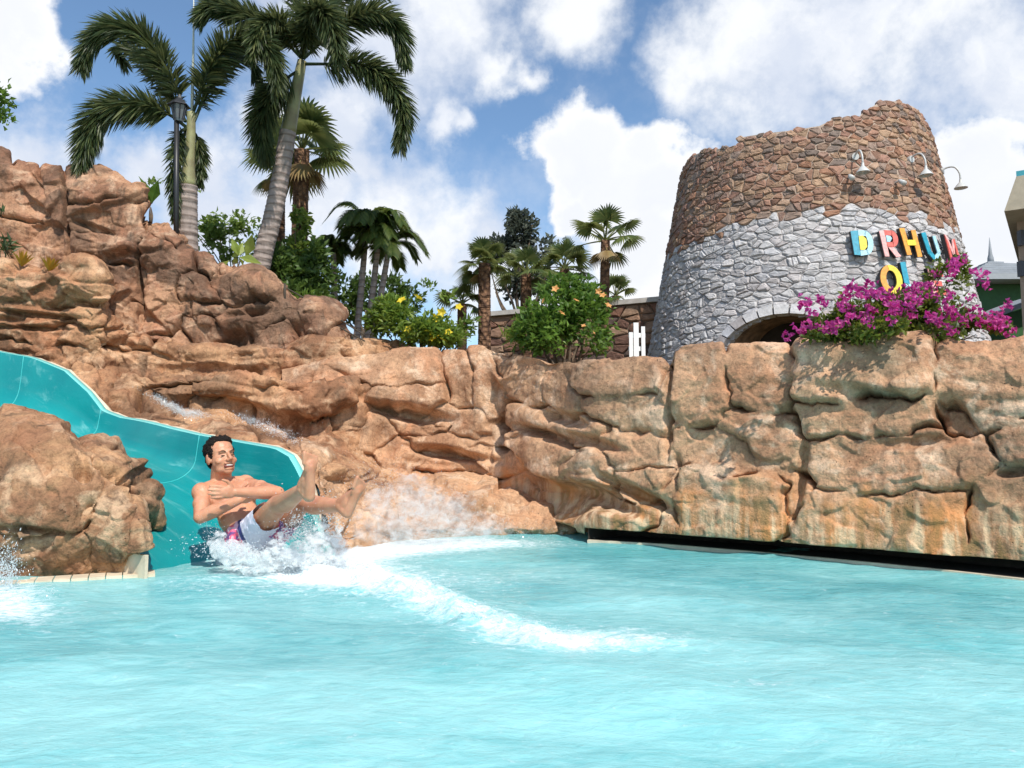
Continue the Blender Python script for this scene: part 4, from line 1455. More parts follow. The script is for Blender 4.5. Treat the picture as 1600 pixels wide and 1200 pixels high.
def ring(cx, cy, rx, ry, w, a0, a1, n=10):
    """list of quads along an elliptical arc"""
    out = []
    for i in range(n):
        t0, t1 = math.radians(a0 + (a1 - a0) * i / n), math.radians(a0 + (a1 - a0) * (i + 1) / n)
        out.append([(cx + rx * math.cos(t0), cy - ry * math.sin(t0)), (cx + rx * math.cos(t1), cy - ry * math.sin(t1)),
                    (cx + (rx - w) * math.cos(t1), cy - (ry - w) * math.sin(t1)), (cx + (rx - w) * math.cos(t0), cy - (ry - w) * math.sin(t0))])
    return out


R_ = lambda x0, y0, x1, y1: [(x0, y0), (x1, y0), (x1, y1), (x0, y1)]
LETTERS = [
    ('D', 1342, 383, [('teal', [[(-16, -20), (-4, -21), (-3, 21), (-14, 20)]]), ('sky', [[(-5, -21), (8, -20), (5, -11), (-5, -12)], [(-5, 13), (6, 12), (8, 20), (-5, 22)]] + ring(3, 0, 13, 21, 8, 80, -80)), ('yellow', [[(-5, -11), (1, -12), (6, -6), (6, 7), (1, 13), (-5, 12)]])]),
    ('R', 1382, 384, [('pink', [[(-14, -20), (-6, -21), (-4, 22), (-11, 22)], [(-5, 4), (2, 3), (15, 21), (7, 23)]]), ('red', [[(-6, -22), (6, -21), (6, -13), (-6, -13)], [(-5, -2), (6, -2), (5, 6), (-5, 6)]] + ring(4, -8, 10, 14, 8, 88, -88)), ('sky', [[(-5, -13), (2, -12), (4, -8), (0, -2), (-5, -2)]])]),
    ('H', 1413, 382, [('orange', [[(-16, -22), (-7, -23), (-3, 21), (-11, 22)], [(4, -20), (12, -21), (15, 23), (7, 24)]]), ('yellow', [[(-8, -3), (8, -4), (8, 5), (-7, 6)]])]),
    ('U', 1444, 388, [('teal', [[(-16, -20), (-7, -22), (-4, 10), (-11, 14)], [(-11, 12), (-4, 8), (2, 16), (-1, 24)]]), ('sky', [[(5, -17), (11, -18), (14, 10), (8, 12)], [(8, 10), (14, 9), (7, 23), (-1, 24), (1, 16)]])]),
    ('M', 1474, 392, [('pink', [[(-12, -22), (-6, -20), (3, 6), (-2, 10)], [(-1, 8), (6, -16), (11, -18), (4, 8)]]), ('red', [[(-12, -20), (-7, -8), (-6, 22), (-12, 21)], [(8, -16), (12, -18), (14, 22), (8, 22)]])]),
    ('O', 1384, 436, [('orange', ring(0, 4, 17, 24, 9, 100, 180, 6) + ring(0, 4, 17, 24, 9, 180, 260, 6)), ('yellow', ring(0, 4, 17, 24, 9, 100, 0, 6) + ring(0, 4, 17, 24, 9, 0, -100, 6))]),
    ('L', 1410, 436, [('teal', [[(-10, -24), (-1, -25), (0, 22), (-9, 22)]]), ('sky', [[(-9, 12), (13, 12), (13, 22), (-9, 22)]])]),
    ('E', 1452, 442, [('pink', [[(-14, -20), (0, -18), (0, -8), (-14, -9)], [(-14, -20), (-6, -19), (-6, 22), (-14, 22)]]), ('red', [[(0, -18), (14, -18), (14, -8), (0, -8)], [(-6, 0), (8, 0), (8, 8), (-6, 8)], [(-6, 14), (12, 14), (12, 22), (-6, 22)]])]),
]
c0, n0, u0 = tower_frame(1410, 400, 0)
sign = thing('letter_sign', c0, 'row of colourful cutout letters reading DRHUM fixed to the whitewashed tower', 'sign')
for ch, px, py, groups in LETTERS:
    c, n, u = tower_frame(px, py, 0)
    dist = np.linalg.norm(c - np.array([0, 0, CAM_Z]))
    sc = dist / FPX * 0.90
    # wall leans in: letter plane follows the batter
    a, z = tower_ray(px, py)
    up = tower_pt(np.array(a), z + 0.2) - tower_pt(np.array(a), z - 0.2)
    up = up / np.linalg.norm(up)
    view = np.array([0, 0, CAM_Z]) - c
    view[2] = 0
    view /= np.linalg.norm(view)
    sx = 1.0 / max(0.55, float(n @ view))
    fr = (c, n, u, sc, up)
    lt = None
    for gi, (colr, polys) in enumerate(groups):
        if lt is None:
            mb = MB()
            for gg, pl in groups:
                for p_ in pl:
                    ctr = np.mean(p_, axis=0)
                    stroke(mb, [tuple(ctr + (np.array(q) - ctr) * 1.0) for q in p_], fr, 0.07, 0.135)
            lt = mb.build('letter', LM['dark'], sign)
        mb = MB()
        for p_ in polys:
            stroke(mb, p_, fr, 0.135 + 0.004 * gi, 0.150 + 0.006 * gi)
        mb.build('painted_face', LM[colr], lt)

# ------------------------------------------------------------------ vegetation helpers
nr = np.random.RandomState(21)


def norm(v):
    return v / (np.linalg.norm(v, axis=-1, keepdims=True) + 1e-9)


def blades(base, d, side, L_, w, droop=0.25, seg=3, fold=0.0):
    """narrow bent leaflets: base (n,3), unit direction, unit side vector, length (n,), width (n,) -> V, Q, T"""
    n = len(base)
    fr = np.linspace(0, 1, seg + 1)
    prof = np.sin(np.clip(fr * 0.85 + 0.15, 0, 1) * math.pi) ** 0.7
    prof[-1] = 0.03
    prof[0] = 0.35
    V = np.zeros((n, seg + 1, 2, 3))
    for k, f in enumerate(fr):
        c = base + d * (L_ * f)[:, None] + np.array([0, 0, -1.0]) * (L_ * droop * f * f)[:, None]
        V[:, k, 0] = c - side * (w * prof[k] / 2)[:, None]
        V[:, k, 1] = c + side * (w * prof[k] / 2)[:, None]
    ids = np.arange(n * (seg + 1) * 2).reshape(n, seg + 1, 2)
    Q = np.stack([ids[:, :-1, 0], ids[:, :-1, 1], ids[:, 1:, 1], ids[:, 1:, 0]], -1).reshape(-1, 4)
    return V.reshape(-1, 3), Q


def oval_leaves(pos, d, nrmv, L_, w):
    """pointed oval leaves folded along the midrib: 6 vertices, 4 triangles"""
    n = len(pos)
    side = norm(np.cross(nrmv, d))
    up = norm(np.cross(d, side))
    V = np.zeros((n, 6, 3))
    V[:, 0] = pos
    V[:, 1] = pos + d * (L_ * 0.45)[:, None] - side * (w / 2)[:, None] + up * (w * 0.18)[:, None]
    V[:, 2] = pos + d * (L_ * 0.45)[:, None] + side * (w / 2)[:, None] + up * (w * 0.18)[:, None]
    V[:, 3] = pos + d * L_[:, None] - up * (L_ * 0.12)[:, None]
    V[:, 4] = pos + d * (L_ * 0.45)[:, None]
    V[:, 5] = pos + d * (L_ * 0.75)[:, None] - up * (L_ * 0.03)[:, None]
    ids = np.arange(n * 6).reshape(n, 6)
    T = np.concatenate([ids[:, [0, 1, 4]], ids[:, [0, 4, 2]], ids[:, [1, 3, 4]], ids[:, [4, 3, 2]]])
    return V.reshape(-1, 3), T


def rand_unit(n):
    v = nr.normal(size=(n, 3))
    return norm(v)


def foliage(blobs, n, size, ratio=0.5, up=0.3, hollow=0.55, gaps=2.2, gap_t=-0.05):
    """leaf positions through a union of ellipsoids, with noise gaps; returns V, T"""
    vol = np.array([b[1][0] * b[1][1] * b[1][2] for b in blobs]) ** 0.67
    pick = nr.choice(len(blobs), size=n * 3, p=vol / vol.sum())
    C = np.array([b[0] for b in blobs])[pick]
    R = np.array([b[1] for b in blobs])[pick]
    dirs = rand_unit(n * 3)
    rad = (hollow + (1 - hollow) * nr.rand(n * 3)) * (0.85 + 0.3 * nr.rand(n * 3))
    P = C + dirs * R * rad[:, None]
    g = perlin(P * gaps + 3.0) + 0.35 * perlin(P * gaps * 2.7)
    P, dirs = P[g > gap_t], dirs[g > gap_t]
    P, dirs = P[:n], dirs[:n]
    d = norm(dirs * 0.7 + rand_unit(len(P)) * 0.9 + np.array([0, 0, up]))
    nv = norm(rand_unit(len(P)) * 0.8 + np.array([0.1, -0.2, 0.8]))
    L_ = size * (0.6 + 0.8 * nr.rand(len(P)))
    return oval_leaves(P, d, nv, L_, L_ * ratio)


BARK = simple_mat('bark', (0.17, 0.12, 0.08), 0.9, 0.3, 12.0, 0.6, 30.0)


def trunk_mat(name, a, b, freq):
    m, t, out = new_mat(name)
    p = t.pos()
    z = t.add('ShaderNodeSeparateXYZ', {0: p}).outputs[2]
    w = t.math('SINE', t.math('MULTIPLY_ADD', t.noise(p, 5.0, 4), 3.0, t.math('MULTIPLY', z, freq)))
    c = t.mix(t.mapr(w, 0.55, 0.95), a, b)
    c = t.mix(t.mapr(t.noise(t.vmath('MULTIPLY', p, (9, 9, 3)), 2.0, 5), 0.4, 0.7, 0, 0.5), c, tuple(x * 0.5 for x in a))
    bs = t.add('ShaderNodeBsdfPrincipled', {'Base Color': c, 'Roughness': 0.85, 'Specular IOR Level': 0.2, 'Normal': t.bump(t.math('ADD', w, t.noise(p, 40.0, 4)), 0.4, 0.015)})
    t.l.new(bs.outputs[0], out.inputs[0])
    return m


TR_FOX = trunk_mat('trunk_foxtail', (0.33, 0.27, 0.24), (0.21, 0.165, 0.14), 62.0)
def boot_mat():
    m, t, out = new_mat('trunk_fan')
    p = t.pos()
    v = t.add('ShaderNodeTexVoronoi', {'Vector': t.vmath('MULTIPLY', p, (11.0, 11.0, 9.0)), 'Scale': 1.4})
    c = t.mix(t.mapr(v.outputs['Distance'], 0.15, 0.75), (0.27, 0.15, 0.085), (0.07, 0.04, 0.028))
    c = t.mix(t.mapr(t.noise(p, 14.0, 5), 0.4, 0.65, 0, 0.6), c, (0.16, 0.085, 0.05))
    bs = t.add('ShaderNodeBsdfPrincipled', {'Base Color': c, 'Roughness': 0.9, 'Specular IOR Level': 0.15, 'Normal': t.bump(v.outputs['Distance'], 0.9, 0.05)})
    t.l.new(bs.outputs[0], out.inputs[0])
    return m


TR_FAN = boot_mat()
SHAFT = simple_mat('crownshaft', (0.30, 0.30, 0.14), 0.5, 0.2, 5.0, col2=(0.20, 0.17, 0.09))
FOX = leaf_mat('foxtail_leaf', [(0.026, 0.046, 0.020), (0.048, 0.078, 0.028), (0.085, 0.115, 0.040), (0.16, 0.175, 0.065)], 0.3)
FANL = leaf_mat('fan_leaf', [(0.045, 0.078, 0.020), (0.080, 0.120, 0.030), (0.14, 0.175, 0.045), (0.22, 0.23, 0.075)], 0.38)
ARECA = leaf_mat('areca_leaf', [(0.045, 0.085, 0.020), (0.085, 0.14, 0.028), (0.20, 0.23, 0.055)], 0.5)
DRYL = leaf_mat('dry_leaf', [(0.20, 0.13, 0.05), (0.30, 0.19, 0.07), (0.26, 0.20, 0.08)], 0.25)


def foxtail_frond(parent, pts, leaf=0.27, n=620, start=0.14, mat=None):
    C = catmull(pts, 40)
    seglen = np.linalg.norm(np.diff(C, axis=0), axis=1)
    s = np.concatenate([[0], np.cumsum(seglen)])
    Ltot = s[-1]
    tg = norm(np.gradient(C, axis=0))
    u = start + (1 - start) * (nr.rand(n) ** 0.92)
    b = np.stack([np.interp(u * Ltot, s, C[:, k]) for k in range(3)], 1)
    t = norm(np.stack([np.interp(u * Ltot, s, tg[:, k]) for k in range(3)], 1))
    r = rand_unit(n)
    r = norm(r - t * (r * t).sum(1)[:, None])
    open_ = 1.0 - 0.5 * u
    d = norm(t * (0.45 + 0.5 * u)[:, None] + r * open_[:, None])
    side = norm(np.cross(d, rand_unit(n)))
    L_ = leaf * (0.45 + 0.75 * np.sin(np.clip(0.15 + u * 0.75, 0, 1) * math.pi)) * (0.8 + 0.4 * nr.rand(n))
    V, Q = blades(b, d, side, L_, np.full(n, 0.021) * (0.7 + 0.6 * nr.rand(n)), 0.22, 3)
    mb = MB()
    mb.add(V, Q)
    mb.tube(C, np.linspace(0.022, 0.004, len(C)), 6)
    return mb.build('frond', mat or FOX, parent)


def palm_trunk(parent, pts, r0, r1, mat, rings=46, knob=0.03, name='trunk'):
    n = rings * 4
    C = catmull(pts, n)
    f = np.linspace(0, 1, n)
    r = (r0 + (r1 - r0) * f) * (1 + knob * np.abs(np.sin(f * rings * math.pi)) ** 3 + 0.02 * nr.normal(size=n))
    return MB().tube(C, r, 16).build(name, mat, parent, True)


def fan_frond(parent, base, hub, up, R, nseg=26, spread=125, mat=None, droop=0.35, name='frond'):
    """petiole from base to hub, then a pleated fan of blades"""
    base, hub = np.asarray(base, float), np.asarray(hub, float)
    ax = norm(hub - base)
    sd = norm(np.cross(ax, up))
    a = np.radians(np.linspace(-spread, spread, nseg))
    d = norm(np.cos(a)[:, None] * ax + np.sin(a)[:, None] * sd + 0.12 * np.asarray(up) * (1 - np.abs(a) / 2.4)[:, None])
    nv = norm(np.cross(d, np.asarray(up)[None, :]) + 0.0)
    L_ = R * (0.72 + 0.28 * np.cos(a * 0.7)) * (0.9 + 0.2 * nr.rand(nseg))
    w = 2.3 * R * math.radians(spread) / nseg * np.ones(nseg) * 0.62
    V, Q = blades(np.tile(hub, (nseg, 1)) + d * R * 0.04, d, nv, L_, w, droop, 4)
    mb = MB()
    mb.add(V, Q)
    mb.tube(catmull([base, (base + hub) / 2 + np.array([0, 0, 0.04 * R]), hub], 8), np.linspace(0.018, 0.010, 8), 5)
    return mb.build(name, mat or FANL, parent)


def fan_palm(label, px, py_crown, py_base, d, R, nfr, tr=0.10, trunk_pts=None, group='fan palms behind the rock wall', skirt=0, seed=0, vis_trunk=True, lean=0.0, pet=0.55):
    r = random.Random(seed)
    top = W(px, py_crown, d)
    foot = W(px + lean, py_base, d)
    foot[2] -= 0.5
    root = thing('fan_palm', foot, label, 'palm tree', group)
    palm_trunk(root, [foot, (foot * 0.5 + top * 0.5), top], tr * 1.12, tr, TR_FAN, 60, 0.025)
    for i in range(nfr):
        az = i * 2.39996 + r.uniform(-0.3, 0.3)
        el = math.radians(75 - 95 * (i / max(1, nfr - 1)) + r.uniform(-8, 8))
        dv = np.array([math.cos(el) * math.cos(az), math.cos(el) * math.sin(az), math.sin(el)])
        L_ = R * pet * r.uniform(0.85, 1.25)
        hub = top + dv * L_
        upv = norm(np.array([-math.sin(el) * math.cos(az), -math.sin(el) * math.sin(az), math.cos(el)]) + nr.normal(size=3) * 0.25)
        fan_frond(root, top - dv * 0.02, hub, upv, R * r.uniform(0.8, 1.1) * 0.62, 24, r.uniform(95, 130), droop=0.25 + 0.35 * (i / nfr))
    for i in range(skirt):
        az = i * 2.4
        dv = np.array([math.cos(az) * 0.5, math.sin(az) * 0.5, -0.9])
        fan_frond(root, top - [0, 0, 0.1], top + dv * R * 0.4, norm(np.array([math.cos(az), math.sin(az), 0.5])), R * 0.45, 16, 70, DRYL, 0.4)
    return root


# ------------------------------------------------------------------ the two big foxtail palms
def px_curve(pts):
    return [W(x, y, d) for x, y, d in pts]


d1 = 9.7
base = W(292, 400, d1)
p1 = thing('foxtail_palm', base, 'foxtail palm with straight ringed trunk beside the lamp post on the cliff', 'palm tree', 'foxtail palms on the cliff')
palm_trunk(p1, px_curve([(293, 420, d1), (292, 340, d1), (293, 290, d1)]), 0.135, 0.118, TR_FOX, 20, 0.02)
MB().tube(catmull(px_curve([(293, 292, d1), (295, 255, d1), (298, 215, d1), (299, 175, d1)]), 14), [0.100, 0.098, 0.09, 0.082, 0.076, 0.07, 0.066, 0.062, 0.06, 0.058, 0.056, 0.054, 0.052, 0.05], 14).build('crownshaft', SHAFT, p1, True)
MB().tube(px_curve([(300, 175, d1), (302, 80, d1), (303, -20, d1)]), [0.02, 0.014, 0.005], 6).build('spear_leaf', simple_mat('spear', (0.55, 0.58, 0.52), 0.5, 0.1), p1, True)
F1 = [
    [(295, 185, d1), (262, 110, 9.6), (222, 55, 9.5), (178, 42, 9.4), (145, 62, 9.35), (128, 100, 9.3)],
    [(293, 200, d1), (262, 178, 9.5), (215, 162, 9.3), (165, 170, 9.2), (138, 210, 9.1), (128, 255, 9.05)],
    [(300, 180, d1), (330, 105, 9.6), (365, 62, 9.5), (400, 60, 9.4), (425, 90, 9.35), (434, 135, 9.3)],
    [(303, 190, d1), (330, 130, 9.9), (362, 95, 10.1), (390, 95, 10.2), (404, 130, 10.3)],
    [(290, 190, d1), (250, 120, 9.9), (205, 75, 10.1), (185, 75, 10.2), (195, 100, 10.3)],
    [(298, 185, d1), (300, 130, 10.0), (290, 85, 10.3), (270, 65, 10.5), (240, 70, 10.6)],
    [(300, 190, d1), (318, 140, 9.3), (340, 120, 9.0), (352, 130, 8.9)],
    [(292, 200, d1), (280, 210, 9.5), (272, 250, 9.45), (272, 300, 9.5), (274, 340, 9.5)],
    [(300, 205, d1), (308, 215, 9.8), (313, 250, 9.9), (312, 285, 9.9)],
    [(290, 205, d1), (284, 225, 9.9), (281, 270, 9.95), (283, 330, 9.95)],
]
for k, fpts in enumerate(F1):
    if k in (5, 6):
        continue
    foxtail_frond(p1, px_curve(fpts), (0.27 if k < 3 else 0.21) if k < 7 else 0.15, (1350 if k < 3 else 700) if k < 7 else 420)
d2 = 10.2
base = W(405, 425, d2)
p2 = thing('foxtail_palm', base, 'tall leaning foxtail palm with curved grey trunk and drooping plumes', 'palm tree', 'foxtail palms on the cliff')
palm_trunk(p2, px_curve([(402, 440, d2), (412, 395, d2), (428, 330, d2), (441, 262, d2), (450, 205, d2)]), 0.128, 0.105, TR_FOX, 34, 0.02)
MB().tube(catmull(px_curve([(450, 207, d2), (457, 170, d2), (465, 130, d2), (472, 95, d2)]), 12), np.linspace(0.102, 0.06, 12), 14).build('crownshaft', SHAFT, p2, True)
F2 = [
    [(473, 100, d2), (510, 100, 10.1), (560, 100, 10.0), (605, 125, 9.9), (630, 170, 9.8), (626, 222, 9.8)],
    [(474, 92, d2), (515, 55, 10.1), (560, 25, 10.0), (600, 25, 9.9), (625, 55, 9.9), (632, 92, 9.85)],
    [(470, 108, d2), (445, 125, 10.1), (420, 155, 10.0), (408, 195, 9.95), (415, 240, 9.95)],
    [(472, 92, d2), (440, 60, 10.0), (395, 30, 9.8), (350, 10, 9.7), (325, 15, 9.6), (315, 25, 9.6)],
    [(473, 90, d2), (480, 50, 9.7), (485, 20, 9.4), (500, 15, 9.2), (520, 45, 9.1), (528, 80, 9.0)],
    [(473, 90, d2), (470, 40, 10.4), (460, -10, 10.6), (440, -35, 10.8), (400, -40, 10.9)],
    [(474, 90, d2), (500, 40, 10.5), (530, 0, 10.8), (560, -20, 11.0), (600, -10, 11.1)],
    [(472, 92, d2), (450, 50, 9.8), (430, 30, 9.5), (405, 45, 9.3), (395, 85, 9.2)],
    [(473, 88, d2), (455, 30, 10.1), (420, -10, 10.1), (370, -20, 10.1), (340, 0, 10.1)],
    [(473, 88, d2), (495, 30, 10.0), (520, -15, 10.0), (560, -30, 10.0)],
    [(473, 92, d2), (462, 62, 9.6), (455, 45, 9.3), (462, 60, 9.0), (470, 95, 8.85)],
]
for k, fpts in enumerate(F2):
    if k in (8, 9, 10):
        continue
    foxtail_frond(p2, px_curve(fpts), 0.27 if k < 5 else 0.22, 1350 if k < 5 else 800)

# lamp post in front of the straight palm
BLACK = simple_mat('black_metal', (0.02, 0.02, 0.022), 0.45, 0.1)
lp = W(276, 400, 9.3)
lamp = thing('lamp_post', lp, 'black lantern lamp post in front of the straight foxtail palm', 'lamp post')
MB().tube(px_curve([(275, 420, 9.3), (276, 190, 9.3)]), 0.030, 10).build('post', BLACK, lamp, True)
lt_ = W(279, 190, 9.3)
MB().tube([lt_, lt_ + [0, 0, 0.03], lt_ + [0, 0, 0.19]], [0.05, 0.062, 0.095], 6).build('lantern_glass', simple_mat('lantern_glass', (0.10, 0.11, 0.12), 0.15, 0.1), lamp)
MB().tube([lt_ + [0, 0, 0.19], lt_ + [0, 0, 0.21], lt_ + [0, 0, 0.29], lt_ + [0, 0, 0.34]], [0.135, 0.12, 0.035, 0.012], 6).build('lantern_roof', BLACK, lamp)
for k in range(6):
    a = k * math.pi / 3
    MB().tube([lt_ + [0.06 * math.cos(a), 0.06 * math.sin(a), 0.02], lt_ + [0.098 * math.cos(a), 0.098 * math.sin(a), 0.2]], 0.007, 5).build('lantern_bar', BLACK, lamp)

# ------------------------------------------------------------------ fan palms
fan_palm('fan palm with reddish trunk directly behind the leaning foxtail palm', 472, 235, 420, 12.5, 0.78, 15, 0.12, seed=3, skirt=5, lean=-6)
fan_palm('second fan palm crown half hidden behind the leaning foxtail trunk', 436, 262, 420, 13.2, 0.60, 10, 0.10, seed=5, skirt=3)
fan_palm('single slim fan palm standing left of the stone tower', 946, 376, 480, 14.5, 0.62, 12, 0.085, seed=8, skirt=3, lean=-3, pet=0.7)
fan_palm('fan palm with stout brown trunk left of the grey tree', 757, 412, 550, 13.0, 0.46, 15, 0.10, seed=9, skirt=2)
fan_palm('bushy fan palm in front of the grey tree', 822, 428, 520, 15.0, 0.58, 14, 0.10, seed=12)
fan_palm('dense fan palm between the grey tree and the slim palm', 882, 420, 520, 15.8, 0.62, 14, 0.10, seed=14)
fan_palm('low fan palm leaning out beside the tower wall', 962, 462, 540, 16.5, 0.50, 9, 0.08, seed=15)
fan_palm('low dark fan palm behind the yellow flowered bush', 722, 475, 540, 13.5, 0.45, 9, 0.08, seed=17)


def areca(label, stems, d, R, nfr, seed, leaf=0.3):
    r = random.Random(seed)
    b0 = W(stems[0][0], stems[0][2], d)
    root = thing('feather_palm', b0, label, 'palm tree', 'small feather palms')
    for (px, pt, pb, pxb) in stems:
        top = W(px, pt, d)
        foot = W(pxb, pb, d)
        foot[2] -= 0.3
        palm_trunk(root, [foot, foot * 0.5 + top * 0.5, top], 0.055, 0.040, TR_FOX, 22, 0.04)
        for i in range(nfr):
            az = i * 2.39996 + r.uniform(-0.3, 0.3)
            lift = r.uniform(0.7, 1.35) * (1.0 if i < nfr * 0.7 else 0.35)
            dv = np.array([math.cos(az), math.sin(az), 0])
            L_ = R * r.uniform(0.8, 1.15)
            pts = [top, top + dv * L_ * 0.25 + [0, 0, L_ * 0.45 * lift], top + dv * L_ * 0.6 + [0, 0, L_ * 0.5 * lift], top + dv * L_ * 0.95 + [0, 0, L_ * (0.5 * lift - 0.42)]]
            C = catmull(pts, 24)
            tg = norm(np.gradient(C, axis=0))
            n = 60
            u = np.linspace(0.15, 0.98, n)
            bb = np.stack([np.interp(u * 23, np.arange(24), C[:, k]) for k in range(3)], 1)
            tt = norm(np.stack([np.interp(u * 23, np.arange(24), tg[:, k]) for k in range(3)], 1))
            sd = norm(np.cross(tt, np.array([0, 0, 1.0])))
            upv = norm(np.cross(sd, tt))
            mb = MB()
            for sgn in (-1, 1):
                dd = norm(tt * 0.75 + sd * sgn * 0.75 + upv * 0.3)
                ll = leaf * R * (0.5 + 0.6 * np.sin(np.clip(u, 0, 1) * math.pi)) * (0.85 + 0.3 * nr.rand(n))
                V, Q = blades(bb, dd, norm(np.cross(dd, upv)), ll, np.full(n, 0.017), 0.55, 3)
                mb.add(V, Q)
            mb.tube(C, np.linspace(0.014, 0.004, 24), 5)
            mb.build('frond', ARECA, root)
    return root


areca('feather palm clump with several slim trunks left of the yellow bush', [(592, 372, 520, 572), (572, 366, 520, 556), (606, 398, 520, 580)], 11.5, 0.56, 13, 3, 0.36)
areca('small slender feather palm between the leaning trunk and the palm clump', [(521, 395, 510, 525)], 11.8, 0.36, 12, 5, 0.45)


# ------------------------------------------------------------------ trees and shrubs
def branchy(root, foot, tips, r0, mat, n=10):
    foot = np.asarray(foot, float)
    mb = MB()
    for tp in tips:
        tp = foot + (np.asarray(tp, float) - foot) * 0.80
        mid = foot * 0.45 + tp * 0.55 + nr.normal(size=3) * np.linalg.norm(tp - foot) * 0.06
        mid[2] = foot[2] + (tp[2] - foot[2]) * 0.5
        C = catmull([foot, mid, tp], n)
        mb.add(*[None] * 0) if False else mb.tube(C, np.linspace(r0, r0 * 0.2, n), 6)
    return mb.build('trunk', mat, root, True)


def blobs_px(lst, d, depth=0.8):
    """(px, py, rx_px, ry_px, depth offset) -> ellipsoids in metres"""
    out = []
    for (x, y, rx, ry, dd) in lst:
        k = (d + dd) / FPX
        out.append((W(x, y, d + dd), np.array([rx * k, max(rx, ry) * k * depth, ry * k])))
    return out


def shrub(name, label, cat, blobs, d, n, size, mat, foot_px, ratio=0.5, r0=0.03, group=None, gaps=2.2, gap_t=-0.05, hollow=0.5, up=0.3, depth=0.8, sink=0.3, crown='crown'):
    foot = W(foot_px[0], foot_px[1], d)
    foot[2] -= sink
    root = thing(name, foot, label, cat, group)
    bl = blobs_px(blobs, d, depth)
    branchy(root, foot, [b[0] for b in bl] + [b[0] + nr.normal(size=3) * b[1] * 0.6 for b in bl], r0, BARK)
    V, T = foliage(bl, n, size, ratio, up, hollow, gaps, gap_t)
    part(crown, V, T, mat, root)
    return root, bl


G_DARK = leaf_mat('leaf_dark', [(0.022, 0.042, 0.014), (0.040, 0.072, 0.020), (0.075, 0.115, 0.032)], 0.32)
G_MID = leaf_mat('leaf_mid', [(0.05, 0.105, 0.016), (0.10, 0.19, 0.024), (0.18, 0.29, 0.045)], 0.42)
G_LIGHT = leaf_mat('leaf_light', [(0.09, 0.15, 0.03), (0.15, 0.23, 0.045), (0.25, 0.33, 0.08)], 0.5)
G_HALF = leaf_mat('leaf_half', [(0.035, 0.07, 0.016), (0.07, 0.125, 0.024), (0.13, 0.20, 0.04)], 0.4)
G_YG = leaf_mat('leaf_yellow_green', [(0.06, 0.115, 0.016), (0.13, 0.21, 0.026), (0.25, 0.33, 0.05)], 0.45)
G_LIME = leaf_mat('leaf_lime', [(0.07, 0.13, 0.02), (0.15, 0.23, 0.03), (0.27, 0.33, 0.06)], 0.4)
G_GREY = leaf_mat('leaf_grey', [(0.045, 0.058, 0.045), (0.080, 0.095, 0.068), (0.14, 0.155, 0.11)], 0.3)
G_BOUG = leaf_mat('leaf_bougainvillea', [(0.035, 0.07, 0.012), (0.10, 0.15, 0.020), (0.22, 0.25, 0.035)], 0.42)

shrub('broadleaf_tree', 'grey green airy broadleaf tree rising behind the fan palms', 'tree',
      [(815, 365, 28, 36, 0), (790, 400, 40, 32, 0.3), (840, 400, 42, 30, -0.2), (770, 395, 22, 18, 0), (870, 415, 34, 30, 0.4), (825, 440, 50, 34, 0.3), (805, 345, 14, 18, 0), (868, 385, 16, 16, 0)],
      19.0, 3400, 0.15, G_GREY, (815, 500), 0.55, 0.05, gaps=1.6, gap_t=0.02, hollow=0.35)
shrub('leafy_tree', 'loose light green tree showing sky between the two big palm trunks', 'tree',
      [(335, 375, 34, 26, 0), (370, 355, 32, 26, 0.3), (395, 372, 30, 32, 0), (350, 330, 20, 12, 0), (325, 300, 18, 20, 0.3), (345, 395, 34, 16, 0), (330, 350, 26, 18, 0), (250, 295, 22, 14, 0.4)],
      11.5, 760, 0.095, G_LIGHT, (365, 420), 0.6, 0.012, gaps=2.4, gap_t=0.20, hollow=0.10)
shrub('dark_shrub', 'dark dense shrub under the reddish fan palm trunk', 'shrub',
      [(440, 420, 30, 36, 0), (465, 440, 40, 34, 0), (500, 430, 26, 40, 0.3), (495, 400, 16, 26, 0.3), (430, 385, 18, 22, 0.2), (470, 460, 50, 24, -0.2)],
      10.6, 3600, 0.10, G_HALF, (465, 480), 0.5, 0.03, hollow=0.3, gap_t=-0.15)
shrub('climbing_vine', 'light green vine climbing the reddish fan palm trunk', 'vine',
      [(468, 350, 13, 30, 0), (466, 400, 16, 36, 0), (470, 440, 22, 26, 0)], 12.1, 900, 0.10, G_LIME, (468, 460), 0.7, 0.015, gap_t=-0.05, hollow=0.4)
shrub('grey_shrub', 'mid green shrub behind the arching feather palm', 'shrub',
      [(540, 455, 26, 32, 0), (612, 455, 26, 26, 0), (640, 470, 24, 20, 0), (575, 460, 40, 30, 0.4), (545, 480, 30, 24, 0)], 13.5, 2200, 0.10, G_HALF, (570, 500), 0.5, 0.03, gap_t=-0.05)
sh1, _ = shrub('strap_leaf_plant', 'clump of bright strap leaves at the rock edge below the dark shrub', 'plant',
               [(478, 468, 26, 9, 0), (500, 474, 22, 10, 0)], 9.4, 160, 0.10, G_MID, (485, 482), 0.25, 0.01, sink=0.1)

